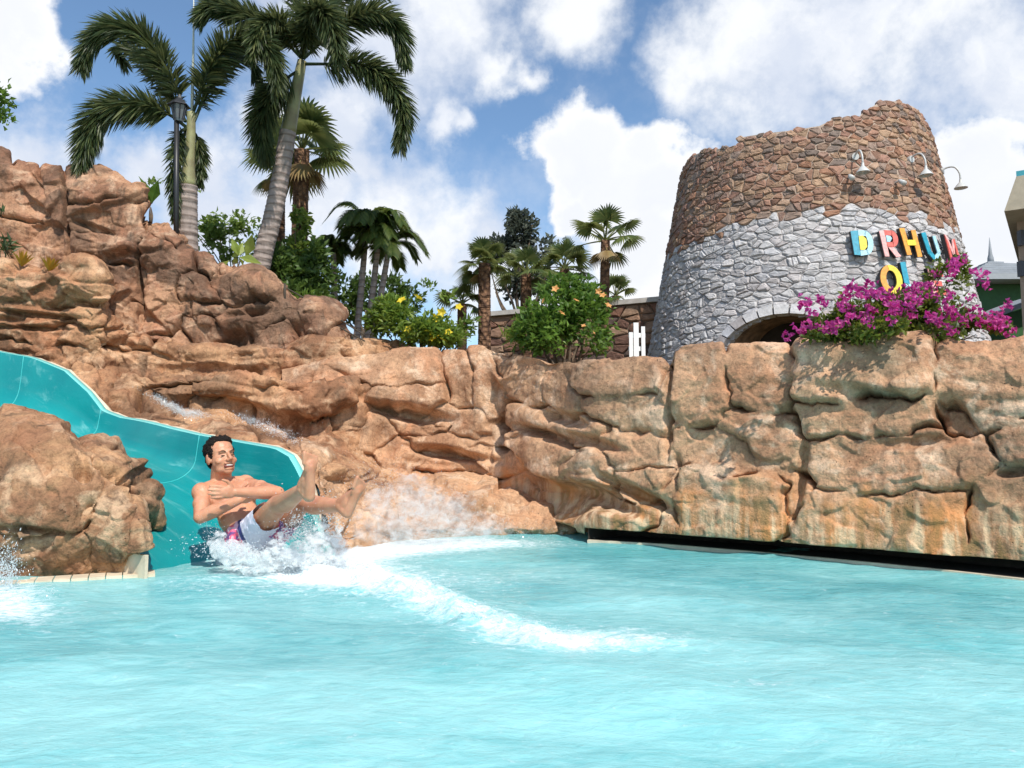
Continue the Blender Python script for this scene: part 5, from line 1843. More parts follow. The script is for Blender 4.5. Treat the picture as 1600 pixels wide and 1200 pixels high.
ye, yb = shrub('allamanda_bush', 'bright green bush with yellow trumpet flowers above the rock wall', 'bush',
               [(655, 475, 28, 26, 0), (630, 500, 38, 28, 0), (690, 495, 36, 28, 0.1), (660, 515, 50, 24, -0.2), (720, 510, 34, 28, 0.2), (605, 488, 30, 26, 0.2), (590, 505, 20, 20, 0.2), (700, 470, 16, 14, 0.1), (664, 455, 18, 16, 0), (630, 475, 24, 20, 0), (740, 522, 26, 20, 0), (690, 528, 40, 14, -0.2)],
               8.9, 4600, 0.075, G_YG, (665, 545), 0.42, 0.02, gap_t=-0.10, hollow=0.35)
gb, gbb = shrub('green_bush', 'rounded green bush with few orange flowers left of the white fence', 'bush',
                [(880, 480, 46, 46, 0), (855, 505, 48, 42, -0.1), (915, 500, 42, 44, 0), (885, 530, 62, 28, -0.2), (845, 470, 26, 24, 0.2), (920, 470, 26, 30, 0.1), (885, 445, 30, 16, 0.1), (830, 520, 28, 30, 0), (930, 530, 26, 26, 0)],
                7.75, 4400, 0.070, G_MID, (885, 560), 0.48, 0.02, gap_t=-0.12, hollow=0.4)
# fan-shaped tips of lime sprigs in front
shrub('lime_plant', 'spiky yellow green plant at the left foot of the round green bush', 'plant',
      [(790, 538, 16, 14, 0), (808, 528, 12, 16, 0)], 7.9, 130, 0.12, G_LIME, (797, 555), 0.16, 0.006, sink=0.1, up=0.8)
shrub('banana_plant', 'pale green broad leaf showing behind the cliff left of the leaning palm', 'plant',
      [(372, 402, 12, 4, 0), (362, 404, 10, 3, 0)], 9.6, 9, 0.26, leaf_mat('banana_leaf', [(0.26, 0.34, 0.06), (0.36, 0.42, 0.09)], 0.4), (370, 420), 0.45, 0.02, hollow=0.1, gap_t=-1, up=0.1, sink=0.1)
shrub('cactus_pad_plant', 'single thick green leaf standing on the cliff shoulder', 'plant',
      [(236, 318, 2, 3, 0)], 9.3, 4, 0.26, G_MID, (236, 335), 0.5, 0.02, hollow=0.1, gap_t=-9, up=3.0, sink=0.1)
shrub('overhanging_tree', 'dark green tree branch hanging in at the left edge against the sky', 'tree',
      [(-8, 150, 34, 20, 0), (10, 185, 16, 12, 0), (-40, 170, 40, 50, 0), (-90, 190, 60, 80, 0.3)], 9.8, 1500, 0.085, G_MID, (-110, 420), 0.6, 0.05, gap_t=0.0, hollow=0.3)
shrub('ledge_fern', 'dark green plant at the left edge below the cliff', 'plant',
      [(-4, 355, 12, 34, 0), (2, 385, 14, 20, 0)], 8.1, 260, 0.12, G_DARK, (-4, 405), 0.2, 0.008, hollow=0.2, up=0.6, sink=0.05)


# yellow bromeliads on the ledge
BROM = leaf_mat('bromeliad', [(0.42, 0.30, 0.03), (0.55, 0.34, 0.03), (0.48, 0.20, 0.02), (0.34, 0.32, 0.04)], 0.35)
for (px, py, lab) in ((34, 412, 'yellow green spiky bromeliad nearer the left edge on the ledge'), (77, 420, 'orange yellow spiky bromeliad beside the pale ledge boulder')):
    f = W(px, py, 8.02)
    root = thing('bromeliad', f - [0, 0, 0.04], lab, 'plant', 'bromeliads on the rock ledge')
    for i in range(20):
        az = i * 2.4
        el = math.radians(45 + 42 * (i / 20))
        dd = np.array([[math.cos(az) * math.cos(el), math.sin(az) * math.cos(el), math.sin(el)]])
        V, Q = blades(np.array([f - [0, 0, 0.03]]), dd, norm(np.cross(dd, [[0.1, 0.2, 1.0]])), np.array([0.17 + 0.05 * nr.rand()]), np.array([0.028]), 0.15, 4)
        part('leaf', V, Q, BROM, root)


# flowers
def flower_mesh(name, petals, L_, w, mat, cup=0.5):
    mb = MB()
    a = np.arange(petals) * 2 * math.pi / petals
    d = norm(np.stack([np.cos(a), np.sin(a), np.full(petals, cup)], 1))
    V, T = oval_leaves(np.zeros((petals, 3)), d, norm(np.tile([0, 0, 1.0], (petals, 1)) - d * 0.3), np.full(petals, L_), np.full(petals, w))
    return mesh_np(name, V, T, False, [mat])


def put_flowers(root, spots, me, name='flower', facing=None):
    off = root_off(root)
    for p in spots:
        o = link(name, me, root)
        o.location = tuple(np.asarray(p) - off)
        dv = norm(np.array([0.1, -0.7, 0.6]) + nr.normal(size=3) * 0.55)
        q = Vector(dv).to_track_quat('Z', 'Y')
        o.rotation_euler = q.to_euler()
        s = 0.8 + 0.45 * nr.rand()
        o.scale = (s, s, s)


YEL = leaf_mat('petal_yellow', [(0.85, 0.62, 0.03), (0.90, 0.70, 0.06)], 0.35)
ORG = leaf_mat('petal_orange', [(0.80, 0.34, 0.10), (0.85, 0.45, 0.16)], 0.35)
put_flowers(ye, [W(x, y, 8.55) for x, y in ((653, 466), (678, 495), (682, 503), (690, 488), (717, 480), (668, 518), (674, 522), (681, 527), (692, 532), (640, 515), (676, 530), (700, 520), (628, 470))], flower_mesh('allamanda_flower', 5, 0.060, 0.055, YEL, 0.35))
put_flowers(gb, [W(x, y, 7.42) for x, y in ((877, 490), (942, 462), (950, 478), (850, 470), (912, 510), (930, 520), (868, 452), (900, 470), (935, 455))], flower_mesh('orange_flower', 5, 0.038, 0.03, ORG, 0.4))

# bougainvillea on top of the right wall
bo, bob = shrub('bougainvillea_bush', 'sprawling bougainvillea with magenta flowers on the wall before the tower', 'bush',
                [(1320, 500, 50, 28, 0), (1380, 492, 58, 30, 0), (1440, 490, 60, 40, 0), (1400, 520, 110, 22, -0.25), (1490, 510, 50, 26, 0), (1480, 440, 36, 36, 0.15), (1494, 415, 16, 18, 0.15), (1290, 520, 40, 14, -0.1), (1455, 462, 30, 24, 0.1), (1340, 470, 30, 20, 0.1), (1520, 508, 26, 12, 0), (1450, 540, 24, 16, -0.3), (1556, 512, 22, 8, 0), (1265, 518, 16, 8, 0)],
                5.45, 9500, 0.042, G_BOUG, (1400, 545), 0.55, 0.014, gap_t=-0.06, hollow=0.3, gaps=4.0, depth=0.6, sink=0.1)
MAG = leaf_mat('bract_magenta', [(0.46, 0.02, 0.24), (0.62, 0.06, 0.36), (0.76, 0.20, 0.48), (0.56, 0.04, 0.24)], 0.42)
fl = []
for me_i in range(3):
    mb = MB()
    for c_ in range(10):
        c = nr.normal(size=3) * 0.019
        ax = rand_unit(1)[0]
        a = np.arange(3) * 2 * math.pi / 3 + nr.rand()
        e1 = norm(np.cross(ax, [0.3, 0.5, 0.8]))
        e2 = np.cross(ax, e1)
        d = norm(np.cos(a)[:, None] * e1 + np.sin(a)[:, None] * e2 + 0.9 * ax)
        V, T = oval_leaves(np.tile(c, (3, 1)), d, norm(np.tile(ax, (3, 1)) - 0.4 * d), np.full(3, 0.023), np.full(3, 0.021))
        mb.add(V, None, T)
    fl.append(mesh_np('flower_cluster', np.concatenate(mb.V), np.concatenate(mb.T), False, [MAG]))
spots = []
fixed = [(1255, 472), (1262, 478), (1282, 475), (1238, 513), (1262, 512), (1358, 442), (1345, 452), (1372, 462), (1432, 446), (1450, 444), (1425, 468), (1435, 462), (1380, 468), (1415, 492), (1450, 490), (1500, 403), (1496, 412), (1535, 430), (1534, 452), (1522, 468), (1485, 478), (1550, 490), (1560, 486), (1572, 484), (1582, 515), (1520, 492), (1300, 470), (1310, 480), (1320, 470), (1352, 480), (1395, 470), (1400, 480), (1412, 470), (1360, 462), (1330, 490), (1350, 500), (1465, 510), (1500, 500), (1390, 468), (1470, 475), (1565, 500)]
for x, y in fixed:
    for r in range(1 + (x % 2)):
        spots.append(W(x + nr.normal() * 6, y + nr.normal() * 5, 5.1 + 0.12 * nr.normal()))
for k in range(85):
    b = bob[nr.choice(len(bob), p=np.array([q[1][0] for q in bob]) / sum(q[1][0] for q in bob))]
    v = rand_unit(1)[0]
    v[1] = -abs(v[1]) * 0.9
    v[2] = abs(v[2]) if nr.rand() < 0.8 else v[2]
    spots.append(b[0] + norm(v) * b[1] * 1.02)
off = root_off(bo)
for i, p in enumerate(spots):
    o = link('flower_cluster', fl[i % 3], bo)
    o.location = tuple(p - off)
    o.rotation_euler = tuple(nr.rand(3) * 6.28)
    s = 0.75 + 0.6 * nr.rand()
    o.scale = (s, s, s)

# ------------------------------------------------------------------ low garden wall, fence, roofs at the right, rope rail
def make_garden_wall():
    a, b = W(758, 540, 17.5), W(1060, 545, 15.5)
    a[2] = b[2] = 1.2
    ztop = W(900, 482, 16.5)[2]
    root = thing('garden_wall', (a + b) / 2, 'low brown stone wall with pale cap behind the round green bush', 'wall')
    u = b - a
    L_ = np.linalg.norm(u)
    u /= L_
    n = np.array([u[1], -u[0], 0])
    rz = math.atan2(u[1], u[0])
    MB().box((a + b) / 2 + np.array([0, 0, (ztop - 1.2) / 2]) - n * 0.15, L_, 0.26, ztop - 1.2, rz).build('core', simple_mat('wall_core', (0.20, 0.14, 0.10), 0.9, 0.2), root)
    MB().box(np.array([*((a + b) / 2)[:2], ztop + 0.05]) - n * 0.15, L_ + 0.1, 0.46, 0.10, rz).build('coping', simple_mat('wall_cap', (0.50, 0.46, 0.42), 0.8, 0.1), root)
    sm = attr_mat('tower_stone')
    r2 = random.Random(4)
    cols = [(0.25, 0.13, 0.09), (0.30, 0.18, 0.12), (0.18, 0.10, 0.075), (0.34, 0.22, 0.15), (0.14, 0.10, 0.085)]
    cells = rubble_cells(0, L_, 1.9, ztop, 0.34, 0.2, r2)
    for c, poly in cells:
        poly = [(min(max(x, 0), L_), min(max(y, 1.2), ztop - 0.01)) for x, y in poly]
        V, Q, T = stone_mesh(poly, c, 0.016, r2.uniform(0.02, 0.05), r2, 0.03)
        P = a + V[:, 0:1] * u + n * (V[:, 2:3] - 0.02)
        P[:, 2] = V[:, 1]
        part('stone', P, [Q, T], sm, root, False, {'Col': np.tile(r2.choice(cols), (len(P), 1))})


make_garden_wall()

PICK = simple_mat('white_paint', (0.80, 0.80, 0.78), 0.5, 0.04)
ff = W(995, 560, 8.2)
fen = thing('picket_fence', ff, 'short white picket fence piece between the green bush and tower', 'fence')
k = 8.2 / FPX
for px, t_, w in ((994, 504, 8), (1005, 510, 6), (986, 519, 6)):
    c = W(px, (t_ + 562) / 2, 8.2)
    hgt = (562 - t_) * k
    MB().box(c, w * k, 0.02, hgt, taper=0.96).build('picket', PICK, fen)
for py in (524, 545):
    MB().box(W(995, py, 8.22), 26 * k, 0.022, 7 * k).build('rail', PICK, fen)

# grey roofed pavilion and the building eave at the right edge
GREY = simple_mat('grey_roof', (0.27, 0.29, 0.31), 0.7, 0.12, 3.0, 0.2, 12.0)
GREENW = simple_mat('green_wall', (0.035, 0.12, 0.03), 0.7, 0.1)
pv_d = 24.0
apex = W(1548, 408, pv_d)
pav = thing('pavilion', (apex[0], apex[1], 1.2), 'grey roofed pavilion with a pointed finial right of the tower', 'pavilion')
ez = W(1548, 448, pv_d)[2]
hw_ = 1.75
ring4 = [apex + np.array([sx * hw_, sy * hw_, ez - apex[2]]) for sx, sy in ((-1, -1), (1, -1), (1, 1), (-1, 1))]
for i in range(4):
    A, B = ring4[i], ring4[(i + 1) % 4]
    mb = MB()
    nrow = 7
    for r in range(nrow):          # overlapping roof courses
        f0, f1 = r / nrow, (r + 1) / nrow
        lift = np.array([0, 0, 0.035])
        p0, p1 = A + (apex - A) * f0 + lift, B + (apex - B) * f0 + lift
        q0, q1 = A + (apex - A) * f1, B + (apex - B) * f1
        mb.add([p0, p1, q1, q0, p0 - lift, p1 - lift], [[0, 1, 2, 3], [4, 5, 1, 0]])
    mb.build('roof_slope', GREY, pav)
mb = MB()
mb.box(np.array([apex[0], apex[1], ez - 0.08]), hw_ * 2.02, hw_ * 2.02, 0.16)
mb.build('eave_board', simple_mat('grey_trim', (0.33, 0.35, 0.36), 0.7, 0.05), pav)
MB().box(np.array([apex[0], apex[1], (ez - 0.17 + 1.2) / 2]), 2.2, 2.2, ez - 0.17 - 1.2).build('wall', GREENW, pav)
MB().tube([apex - [0, 0, 0.1], apex + [0, 0, 0.1], apex + [0, 0, 0.2], apex + [0, 0, 0.75]], [0.10, 0.09, 0.06, 0.008], 10).build('finial', GREY, pav, True)
# lower side roof
sr = thing('side_roof_building', W(1600, 530, 20.0), 'low grey lean-to roof over a green wall below the pavilion', 'building')
A, B = W(1525, 500, 20.0), W(1660, 448, 20.0)
dpt = np.array([0, 2.2, 0.0])
MB().add([A, B, B + dpt, A + dpt, A - [0, 0, 0.14], B - [0, 0, 0.14], B + dpt - [0, 0, 0.14], A + dpt - [0, 0, 0.14]], [[0, 1, 2, 3], [4, 7, 6, 5], [0, 4, 5, 1], [1, 5, 6, 2], [2, 6, 7, 3], [3, 7, 4, 0]]).build('roof', GREY, sr)
A2, B2 = W(1540, 560, 20.4), W(1660, 560, 20.4)
At, Bt = W(1540, 503, 20.4), W(1660, 458, 20.4)
MB().add([A2, B2, Bt, At, A2 + [0, 1.5, 0], B2 + [0, 1.5, 0], Bt + [0, 1.5, 0], At + [0, 1.5, 0]], [[0, 1, 2, 3], [5, 4, 7, 6], [1, 5, 6, 2], [4, 0, 3, 7]]).build('wall', GREENW, sr)
# tall building with teal roof edge
tb = thing('tall_building', W(1610, 480, 15.0), 'tan building corner with a teal roof edge cut by the right picture border', 'building')
TANW = simple_mat('tan_wall', (0.34, 0.27, 0.21), 0.8, 0.12, 3.0)
TEALR = simple_mat('teal_trim', (0.05, 0.33, 0.40), 0.5, 0.05)
SOFF = simple_mat('soffit', (0.34, 0.30, 0.22), 0.7, 0.08)
dz_ = 15.0
def prism(base, z0, z1):
    k_ = len(base)
    V_ = [(x, y, z0) for x, y in base] + [(x, y, z1) for x, y in base]
    return V_, [[i, (i + 1) % k_, k_ + (i + 1) % k_, k_ + i] for i in range(k_)] + [list(range(k_ - 1, -1, -1))[:4], [k_ + i for i in range(k_)][:4]]


zt = W(1590, 300, dz_)[2]
a_ = W(1594, 440, dz_)[:2]
b_ = W(1604, 440, dz_ + 4.5)[:2]
vr = np.array([0.83, -0.55])
MB().add(*prism([a_, a_ + vr * 4, b_ + vr * 4, b_], 0.8, zt)).build('wall', TANW, tb)
ea, eb = W(1569, 330, 14.4)[:2], W(1590, 330, dz_ + 4.5)[:2]
ez0, ez1 = W(1566, 330, 14.4)[2], W(1590, 274, 14.4)[2]
ia, ib = W(1591, 330, 14.4)[:2], W(1608, 330, dz_ + 4.5)[:2]
V_ = [(*ea, ez0), (*ia, ez1), (*(ia + vr * 4), ez1), (*(ea + vr * 4), ez0), (*eb, ez0), (*ib, ez1), (*(ib + vr * 4), ez1), (*(eb + vr * 4), ez0)]
MB().add(V_, [[0, 1, 2, 3], [4, 7, 6, 5], [0, 4, 5, 1], [0, 3, 7, 4]]).build('soffit', SOFF, tb)
MB().add(*prism([ia, ia + vr * 4, ib + vr * 4, ib], ez1, ez1 + 0.10)).build('roof_edge', TEALR, tb)
for py in (372, 420):
    MB().box(W(1595, py, 14.98), 0.07, 0.12, 0.30).build('shutter', simple_mat('shutter', (0.06, 0.07, 0.09), 0.6, 0.1), tb)

# thin rope rail on the rocks
rr = thing('rope_rail', W(520, 530, 8.4), 'thin dark rope handrail on the rocks right of the cliff', 'railing')
ROPE = simple_mat('rope', (0.06, 0.045, 0.03), 0.9, 0.1)
for o_ in (0, 15):
    MB().tube(catmull(px_curve([(440, 446 + o_, 8.9), (500, 480 + o_, 8.7), (570, 524 + o_ * 0.6, 8.5)]), 16), 0.009, 6).build('rope', ROPE, rr, True)
for x, y in ((445, 446), (505, 480), (566, 520)):
    MB().tube(px_curve([(x, y + 35, 8.7), (x, y - 3, 8.7)]), 0.014, 8).build('post', ROPE, rr, True)

# ------------------------------------------------------------------ the man on the slide
def ellipsoid(c, ax, r, nu=16, nv=10):
    """centre, 3x3 rows of axes, radii"""
    V = []
    for i in range(nv + 1):
        ph = math.pi * i / nv
        for j in range(nu):
            t = 2 * math.pi * j / nu
            V.append((math.sin(ph) * math.cos(t) * r[0], math.sin(ph) * math.sin(t) * r[1], math.cos(ph) * r[2]))
    V = np.array(V) @ np.asarray(ax) + np.asarray(c)
    Q = [[i * nu + j, (i + 1) * nu + j, (i + 1) * nu + (j + 1) % nu, i * nu + (j + 1) % nu] for i in range(nv) for j in range(nu)]
    return V, np.array(Q)


def capsule(a, b, ra, rb, nu=16):
    a, b = np.asarray(a, float), np.asarray(b, float)
    ax = norm(b - a)
    e1 = norm(np.cross(ax, [0.31, 0.52, 0.79]))
    e2 = np.cross(ax, e1)
    prof = []
    for k in range(5):
        ph = math.pi / 2 * k / 4
        prof.append((a - ax * ra * math.cos(ph), ra * math.sin(ph)))
    for k in range(1, 6):
        prof.append((a + (b - a) * k / 6, ra + (rb - ra) * k / 6))
    for k in range(5):
        ph = math.pi / 2 * k / 4
        prof.append((b + ax * rb * math.sin(ph), rb * math.cos(ph)))
    V = []
    for c, r in prof:
        for j in range(nu):
            t = 2 * math.pi * j / nu
            V.append(c + max(r, 1e-4) * (math.cos(t) * e1 + math.sin(t) * e2))
    m = len(prof)
    Q = [[i * nu + j, i * nu + (j + 1) % nu, (i + 1) * nu + (j + 1) % nu, (i + 1) * nu + j] for i in range(m - 1) for j in range(nu)]
    return np.array(V), np.array(Q)


def fuse(prims, voxel, smooth=2, fac=0.5):
    """union of overlapping closed shapes as one continuous surface"""
    mb = MB()
    for V, Q in prims:
        mb.add(V, Q)
    me = mesh_np('fuse', np.concatenate(mb.V), np.concatenate(mb.Q))
    o = bpy.data.objects.new('fuse', me)
    COL.objects.link(o)
    r = o.modifiers.new('r', 'REMESH')
    r.mode = 'VOXEL'
    r.voxel_size = voxel
    s = o.modifiers.new('s', 'SMOOTH')
    s.factor = fac
    s.iterations = smooth
    dg = bpy.context.evaluated_depsgraph_get()
    m2 = bpy.data.meshes.new_from_object(o.evaluated_get(dg))
    n = len(m2.vertices)
    co = np.empty(n * 3)
    m2.vertices.foreach_get('co', co)
    faces4 = [tuple(p.vertices) for p in m2.polygons if len(p.vertices) == 4]
    faces3 = [tuple(p.vertices) for p in m2.polygons if len(p.vertices) == 3]
    bpy.data.objects.remove(o)
    return co.reshape(-1, 3), [np.array(f) for f in (faces4, faces3) if f]


def make_man():
    J = {k: W(*v) for k, v in {
        'pelvis': (392, 838, 4.96), 'neck': (344, 752, 5.13), 'head': (345, 713, 5.08),
        'shR': (316, 770, 4.96), 'shL': (384, 757, 5.24),
        'elR': (313, 808, 4.78), 'wrR': (374, 781, 4.83),
        'elL': (434, 770, 4.88), 'wrL': (368, 769, 4.70),
        'hipR': (396, 834, 4.86), 'knR': (434, 789, 4.57), 'anR': (474, 764, 4.24),
        'hipL': (420, 838, 5.04), 'knL': (474, 784, 4.80), 'anL': (532, 790, 4.48)}.items()}
    root = thing('person', J['pelvis'] - [0, 0, 0.12], 'laughing shirtless man with crossed arms in white and pink swim shorts shooting off the slide', 'person')
    pr = []
    tx = norm(J['neck'] - J['pelvis'])
    lb = norm(J['shL'] - J['shR'])
    lb = norm(lb - tx * (lb @ tx))
    nb_ = np.cross(lb, tx)
    if nb_ @ np.array([0.7, -0.7, 0]) < 0:
        nb_ = -nb_
    AX = np.array([lb, nb_, tx])
    P, N_ = J['pelvis'], J['neck']

    def tp(f, l=0.0, n=0.0):
        return P + (N_ - P) * f + lb * l + nb_ * n
    pr.append(ellipsoid(tp(0.02), AX, (0.165, 0.12, 0.12)))
    pr.append(ellipsoid(tp(0.32), AX, (0.150, 0.110, 0.15)))
    pr.append(ellipsoid(tp(0.66), AX, (0.172, 0.112, 0.17)))
    for s in (-1, 1):
        pr.append(ellipsoid(tp(0.70, 0.078 * s, 0.070), AX, (0.082, 0.048, 0.062)))
        pr.append(ellipsoid(tp(0.84, 0.11 * s, -0.01), AX, (0.09, 0.065, 0.06)))
    for sh in ('shR', 'shL'):
        pr.append(capsule(tp(0.93), J[sh], 0.058, 0.060))
        pr.append(ellipsoid(J[sh], AX, (0.066, 0.064, 0.07)))
    for a, b, c in (('shR', 'elR', 'wrR'), ('shL', 'elL', 'wrL')):
        m = (J[a] + J[b]) / 2
        pr.append(capsule(J[a], J[b], 0.054, 0.041))
        pr.append(ellipsoid(m, AX, (0.052, 0.052, 0.06)))
        pr.append(capsule(J[b], J[b] * 0.65 + J[c] * 0.35, 0.042, 0.044))
        pr.append(capsule(J[b] * 0.65 + J[c] * 0.35, J[c], 0.044, 0.028))
    # hands: left lies flat across the chest, right tucks under the left arm
    for wr, el, tdir, vis in (('wrL', 'elL', None, True), ('wrR', 'elR', None, False)):
        d = norm(J[wr] - J[el])
        up = norm(np.array([0, 0, 1.0]) - d * d[2])
        nn = np.cross(d, up)
        if nn[1] > 0:
            nn = -nn
        pc = J[wr] + d * 0.045
        pr.append(ellipsoid(pc, np.array([up, nn, d]), (0.041, 0.020, 0.055)))
        for k, (o, L_) in enumerate(((0.030, 0.070), (0.010, 0.080), (-0.011, 0.075), (-0.030, 0.058))):
            b0 = pc + d * 0.035 + up * o
            b1 = b0 + d * L_ * 0.55 - nn * 0.006 + up * o * 0.15
            b2 = b1 + d * L_ * 0.42 - nn * 0.020
            pr.append(capsule(b0, b1, 0.0100, 0.0092, 10))
            pr.append(capsule(b1, b2, 0.0092, 0.0080, 10))
        t0 = pc - d * 0.02 + up * 0.034
        t1 = t0 + d * 0.030 + up * 0.030
        pr.append(capsule(t0, t1, 0.013, 0.011, 10))
        pr.append(capsule(t1, t1 + d * 0.030 + up * 0.008, 0.011, 0.009, 10))
    for h, k, a in (('hipR', 'knR', 'anR'), ('hipL', 'knL', 'anL')):
        pr.append(capsule(J[h], J[k], 0.092, 0.060))
        pr.append(ellipsoid(J[k], AX, (0.060, 0.060, 0.060)))
        c1 = J[k] * 0.68 + J[a] * 0.32 - np.array([0, 0, 0.014])
        pr.append(capsule(J[k], c1, 0.056, 0.060))
        pr.append(capsule(c1, J[a], 0.060, 0.036))
    # feet, soles turned away, toes up
    for an, heel, ball, toe, d in (('anR', (484, 776), (485, 730), (487, 708), 4.20), ('anL', (543, 802), (558, 768), (569, 748), 4.42)):
        H, B, T_ = W(*heel, d), W(*ball, d - 0.02), W(*toe, d - 0.02)
        fx = norm(T_ - H)
        shin = norm(J[an] - J[an.replace('an', 'kn')])
        sole = norm(shin - fx * (shin @ fx))
        sd = np.cross(fx, sole)
        pr.append(capsule(J[an], H - sole * 0.015, 0.036, 0.034))
        pr.append(capsule(J[an] + fx * 0.02, B - sole * 0.010, 0.036, 0.024))
        pr.append(capsule(H, B, 0.030, 0.026))
        pr.append(capsule((J[an] + H) / 2 + fx * 0.015, (J[an] + B) / 2, 0.034, 0.030))
        pr.append(ellipsoid((J[an] + H + B) / 3, np.array([sd, sole, fx]), (0.032, 0.034, 0.05)))
        pr.append(ellipsoid(B, np.array([sd, sole, fx]), (0.038, 0.020, 0.045)))
        for q in range(5):
            o = (q - 2) * 0.018
            Lq = (0.058, 0.053, 0.048, 0.042, 0.034)[q]
            rq = (0.0115, 0.0078, 0.0074, 0.007, 0.0068)[q]
            b0 = B + sd * o + fx * 0.022
            pr.append(capsule(b0, b0 + fx * Lq - sole * 0.006, rq * 1.05, rq, 10))
    # head
    up = norm(np.array([-0.16, 0.04, 0.98]))
    f = norm(np.array([0.74, -0.67, 0.02]))
    f = norm(f - up * (f @ up))
    l = np.cross(up, f)
    HX = np.array([l, f, up])
    C = J['head']

    HS = 1.13

    def hp(a, b, c):
        return C + (l * a + f * b + up * c) * HS
    hd = [((0, -0.012, 0.030), (0.074, 0.092, 0.082)), ((0, 0.026, -0.030), (0.066, 0.064, 0.076)), ((0, 0.030, -0.076), (0.056, 0.050, 0.036)), ((0, 0.068, -0.097), (0.025, 0.020, 0.016)),
          ((0.038, 0.057, -0.034), (0.027, 0.023, 0.020)), ((-0.038, 0.057, -0.034), (0.027, 0.023, 0.020)), ((0, 0.074, 0.019), (0.052, 0.014, 0.011)),
          ((0.075, -0.008, -0.012), (0.011, 0.020, 0.033)), ((-0.075, -0.008, -0.012), (0.011, 0.020, 0.033)),
          ((0.012, 0.100, -0.034), (0.010, 0.011, 0.008)), ((-0.012, 0.100, -0.034), (0.010, 0.011, 0.008)),
          ((0, 0.090, -0.052), (0.030, 0.010, 0.006)), ((0, 0.084, -0.082), (0.026, 0.011, 0.007))]
    for c, r in hd:
        pr.append(ellipsoid(hp(*c), HX, np.array(r) * HS, 18, 12))
    pr.append(capsule(hp(0, 0.086, 0.014), hp(0, 0.112, -0.026), 0.009, 0.0135, 12))
    pr.append(capsule(hp(0, -0.010, -0.07), tp(0.97), 0.064, 0.070))
    V, F = fuse(pr, 0.0052, 3, 0.5)
    m, t, out = new_mat('skin')
    p = t.pos()
    c = t.mix(t.mapr(t.noise(p, 9.0, 4), 0.3, 0.7), (0.50, 0.225, 0.125), (0.62, 0.31, 0.185))
    c = t.mix(t.mapr(t.noise(p, 55.0, 3), 0.45, 0.75, 0, 0.25), c, (0.42, 0.17, 0.09))
    c = t.mix(t.mapr(t.noise(t.vmath('ADD', p, (5, 2, 9)), 14.0, 4, 0.6), 0.50, 0.68, 0, 0.45), c, (0.50, 0.19, 0.12))
    b = t.add('ShaderNodeBsdfPrincipled', {'Base Color': c, 'Roughness': 0.46, 'Specular IOR Level': 0.4, 'Subsurface Weight': 0.18, 'Subsurface Radius': (0.02, 0.008, 0.004), 'Subsurface Scale': 0.25,
                                           'Normal': t.bump(t.noise(p, 160.0, 3), 0.12, 0.004)})
    t.l.new(b.outputs[0], out.inputs[0])
    part('body', V, F, m, root, True)
    # face details
    dark = simple_mat('hair_dark', (0.020, 0.014, 0.011), 0.8, 0.2, 90.0, 0.9, 220.0, spec=0.2)
    brow = simple_mat('brow', (0.10, 0.05, 0.03), 0.8, 0.1, spec=0.2)
    for s in (-1, 1):
        V, Q = ellipsoid(hp(0.030 * s, 0.083, -0.004), HX, (0.0150, 0.0060, 0.0022))
        part('eye', V, Q, dark, root, True)
        mb = MB()
        mb.tube(catmull([hp(0.012 * s, 0.090, 0.016), hp(0.030 * s, 0.089, 0.024), hp(0.050 * s, 0.074, 0.018)], 8), [0.0015, 0.0024, 0.0028, 0.0028, 0.0028, 0.0024, 0.002, 0.001], 6)
        mb.build('eyebrow', brow, root, True)
    V, Q = ellipsoid(hp(0, 0.0835, -0.066), HX, (0.034, 0.0130, 0.0160))
    mo = part('mouth', V, Q, simple_mat('lip', (0.24, 0.06, 0.045), 0.5, 0.1), root, True)
    V, Q = ellipsoid(hp(0, 0.0860, -0.0635), HX, (0.027, 0.0115, 0.0085))
    part('teeth', V, Q, simple_mat('teeth', (0.58, 0.53, 0.47), 0.3, 0.03), mo, True)
    # hair
    hr = [((0, -0.030, 0.042), (0.0795, 0.092, 0.076)), ((0.010, 0.030, 0.090), (0.050, 0.034, 0.020)), ((0.062, -0.012, 0.026), (0.017, 0.046, 0.048)), ((-0.062, -0.012, 0.026), (0.017, 0.046, 0.048)),
          ((0, -0.068, -0.012), (0.060, 0.034, 0.062)), ((-0.045, 0.010, 0.075), (0.026, 0.03, 0.022)), ((0.045, 0.010, 0.075), (0.026, 0.03, 0.022)), ((0.028, 0.040, 0.096), (0.018, 0.018, 0.015)), ((0.03, 0.0, 0.104), (0.026, 0.026, 0.017)), ((-0.02, -0.02, 0.108), (0.03, 0.03, 0.014)), ((0.0, 0.018, 0.106), (0.016, 0.018, 0.016))]
    V, F = fuse([ellipsoid(hp(*c), HX, np.array(r) * HS, 18, 12) for c, r in hr], 0.005, 1, 0.4)
    V = V + norm(V - hp(0, -0.02, 0.03)) * (0.008 * fbm(V * 75, 3) + 0.005 * perlin(V * 190))[:, None]
    part('hair', V, F, dark, root, True)
    # swim shorts
    sp = [ellipsoid(tp(-0.02), AX, (0.182, 0.138, 0.115)), ellipsoid(tp(0.10), AX, (0.168, 0.128, 0.07))]
    hem = {}
    for h, k in (('hipR', 'knR'), ('hipL', 'knL')):
        e = J[h] * 0.36 + J[k] * 0.64
        hem[h] = (e, norm(J[k] - J[h]))
        sp.append(capsule(J[h], J[h] * 0.30 + J[k] * 0.70, 0.112, 0.093))
    V, F = fuse(sp, 0.0075, 4, 0.5)
    folds = ridged(V * np.array([14, 14, 9]), 3) - 1.2
    V = V + norm(V - tp(0.0)) * (0.010 * folds + 0.006 * fbm(V * 30, 2))[:, None]
    keep = np.ones(len(V), bool)
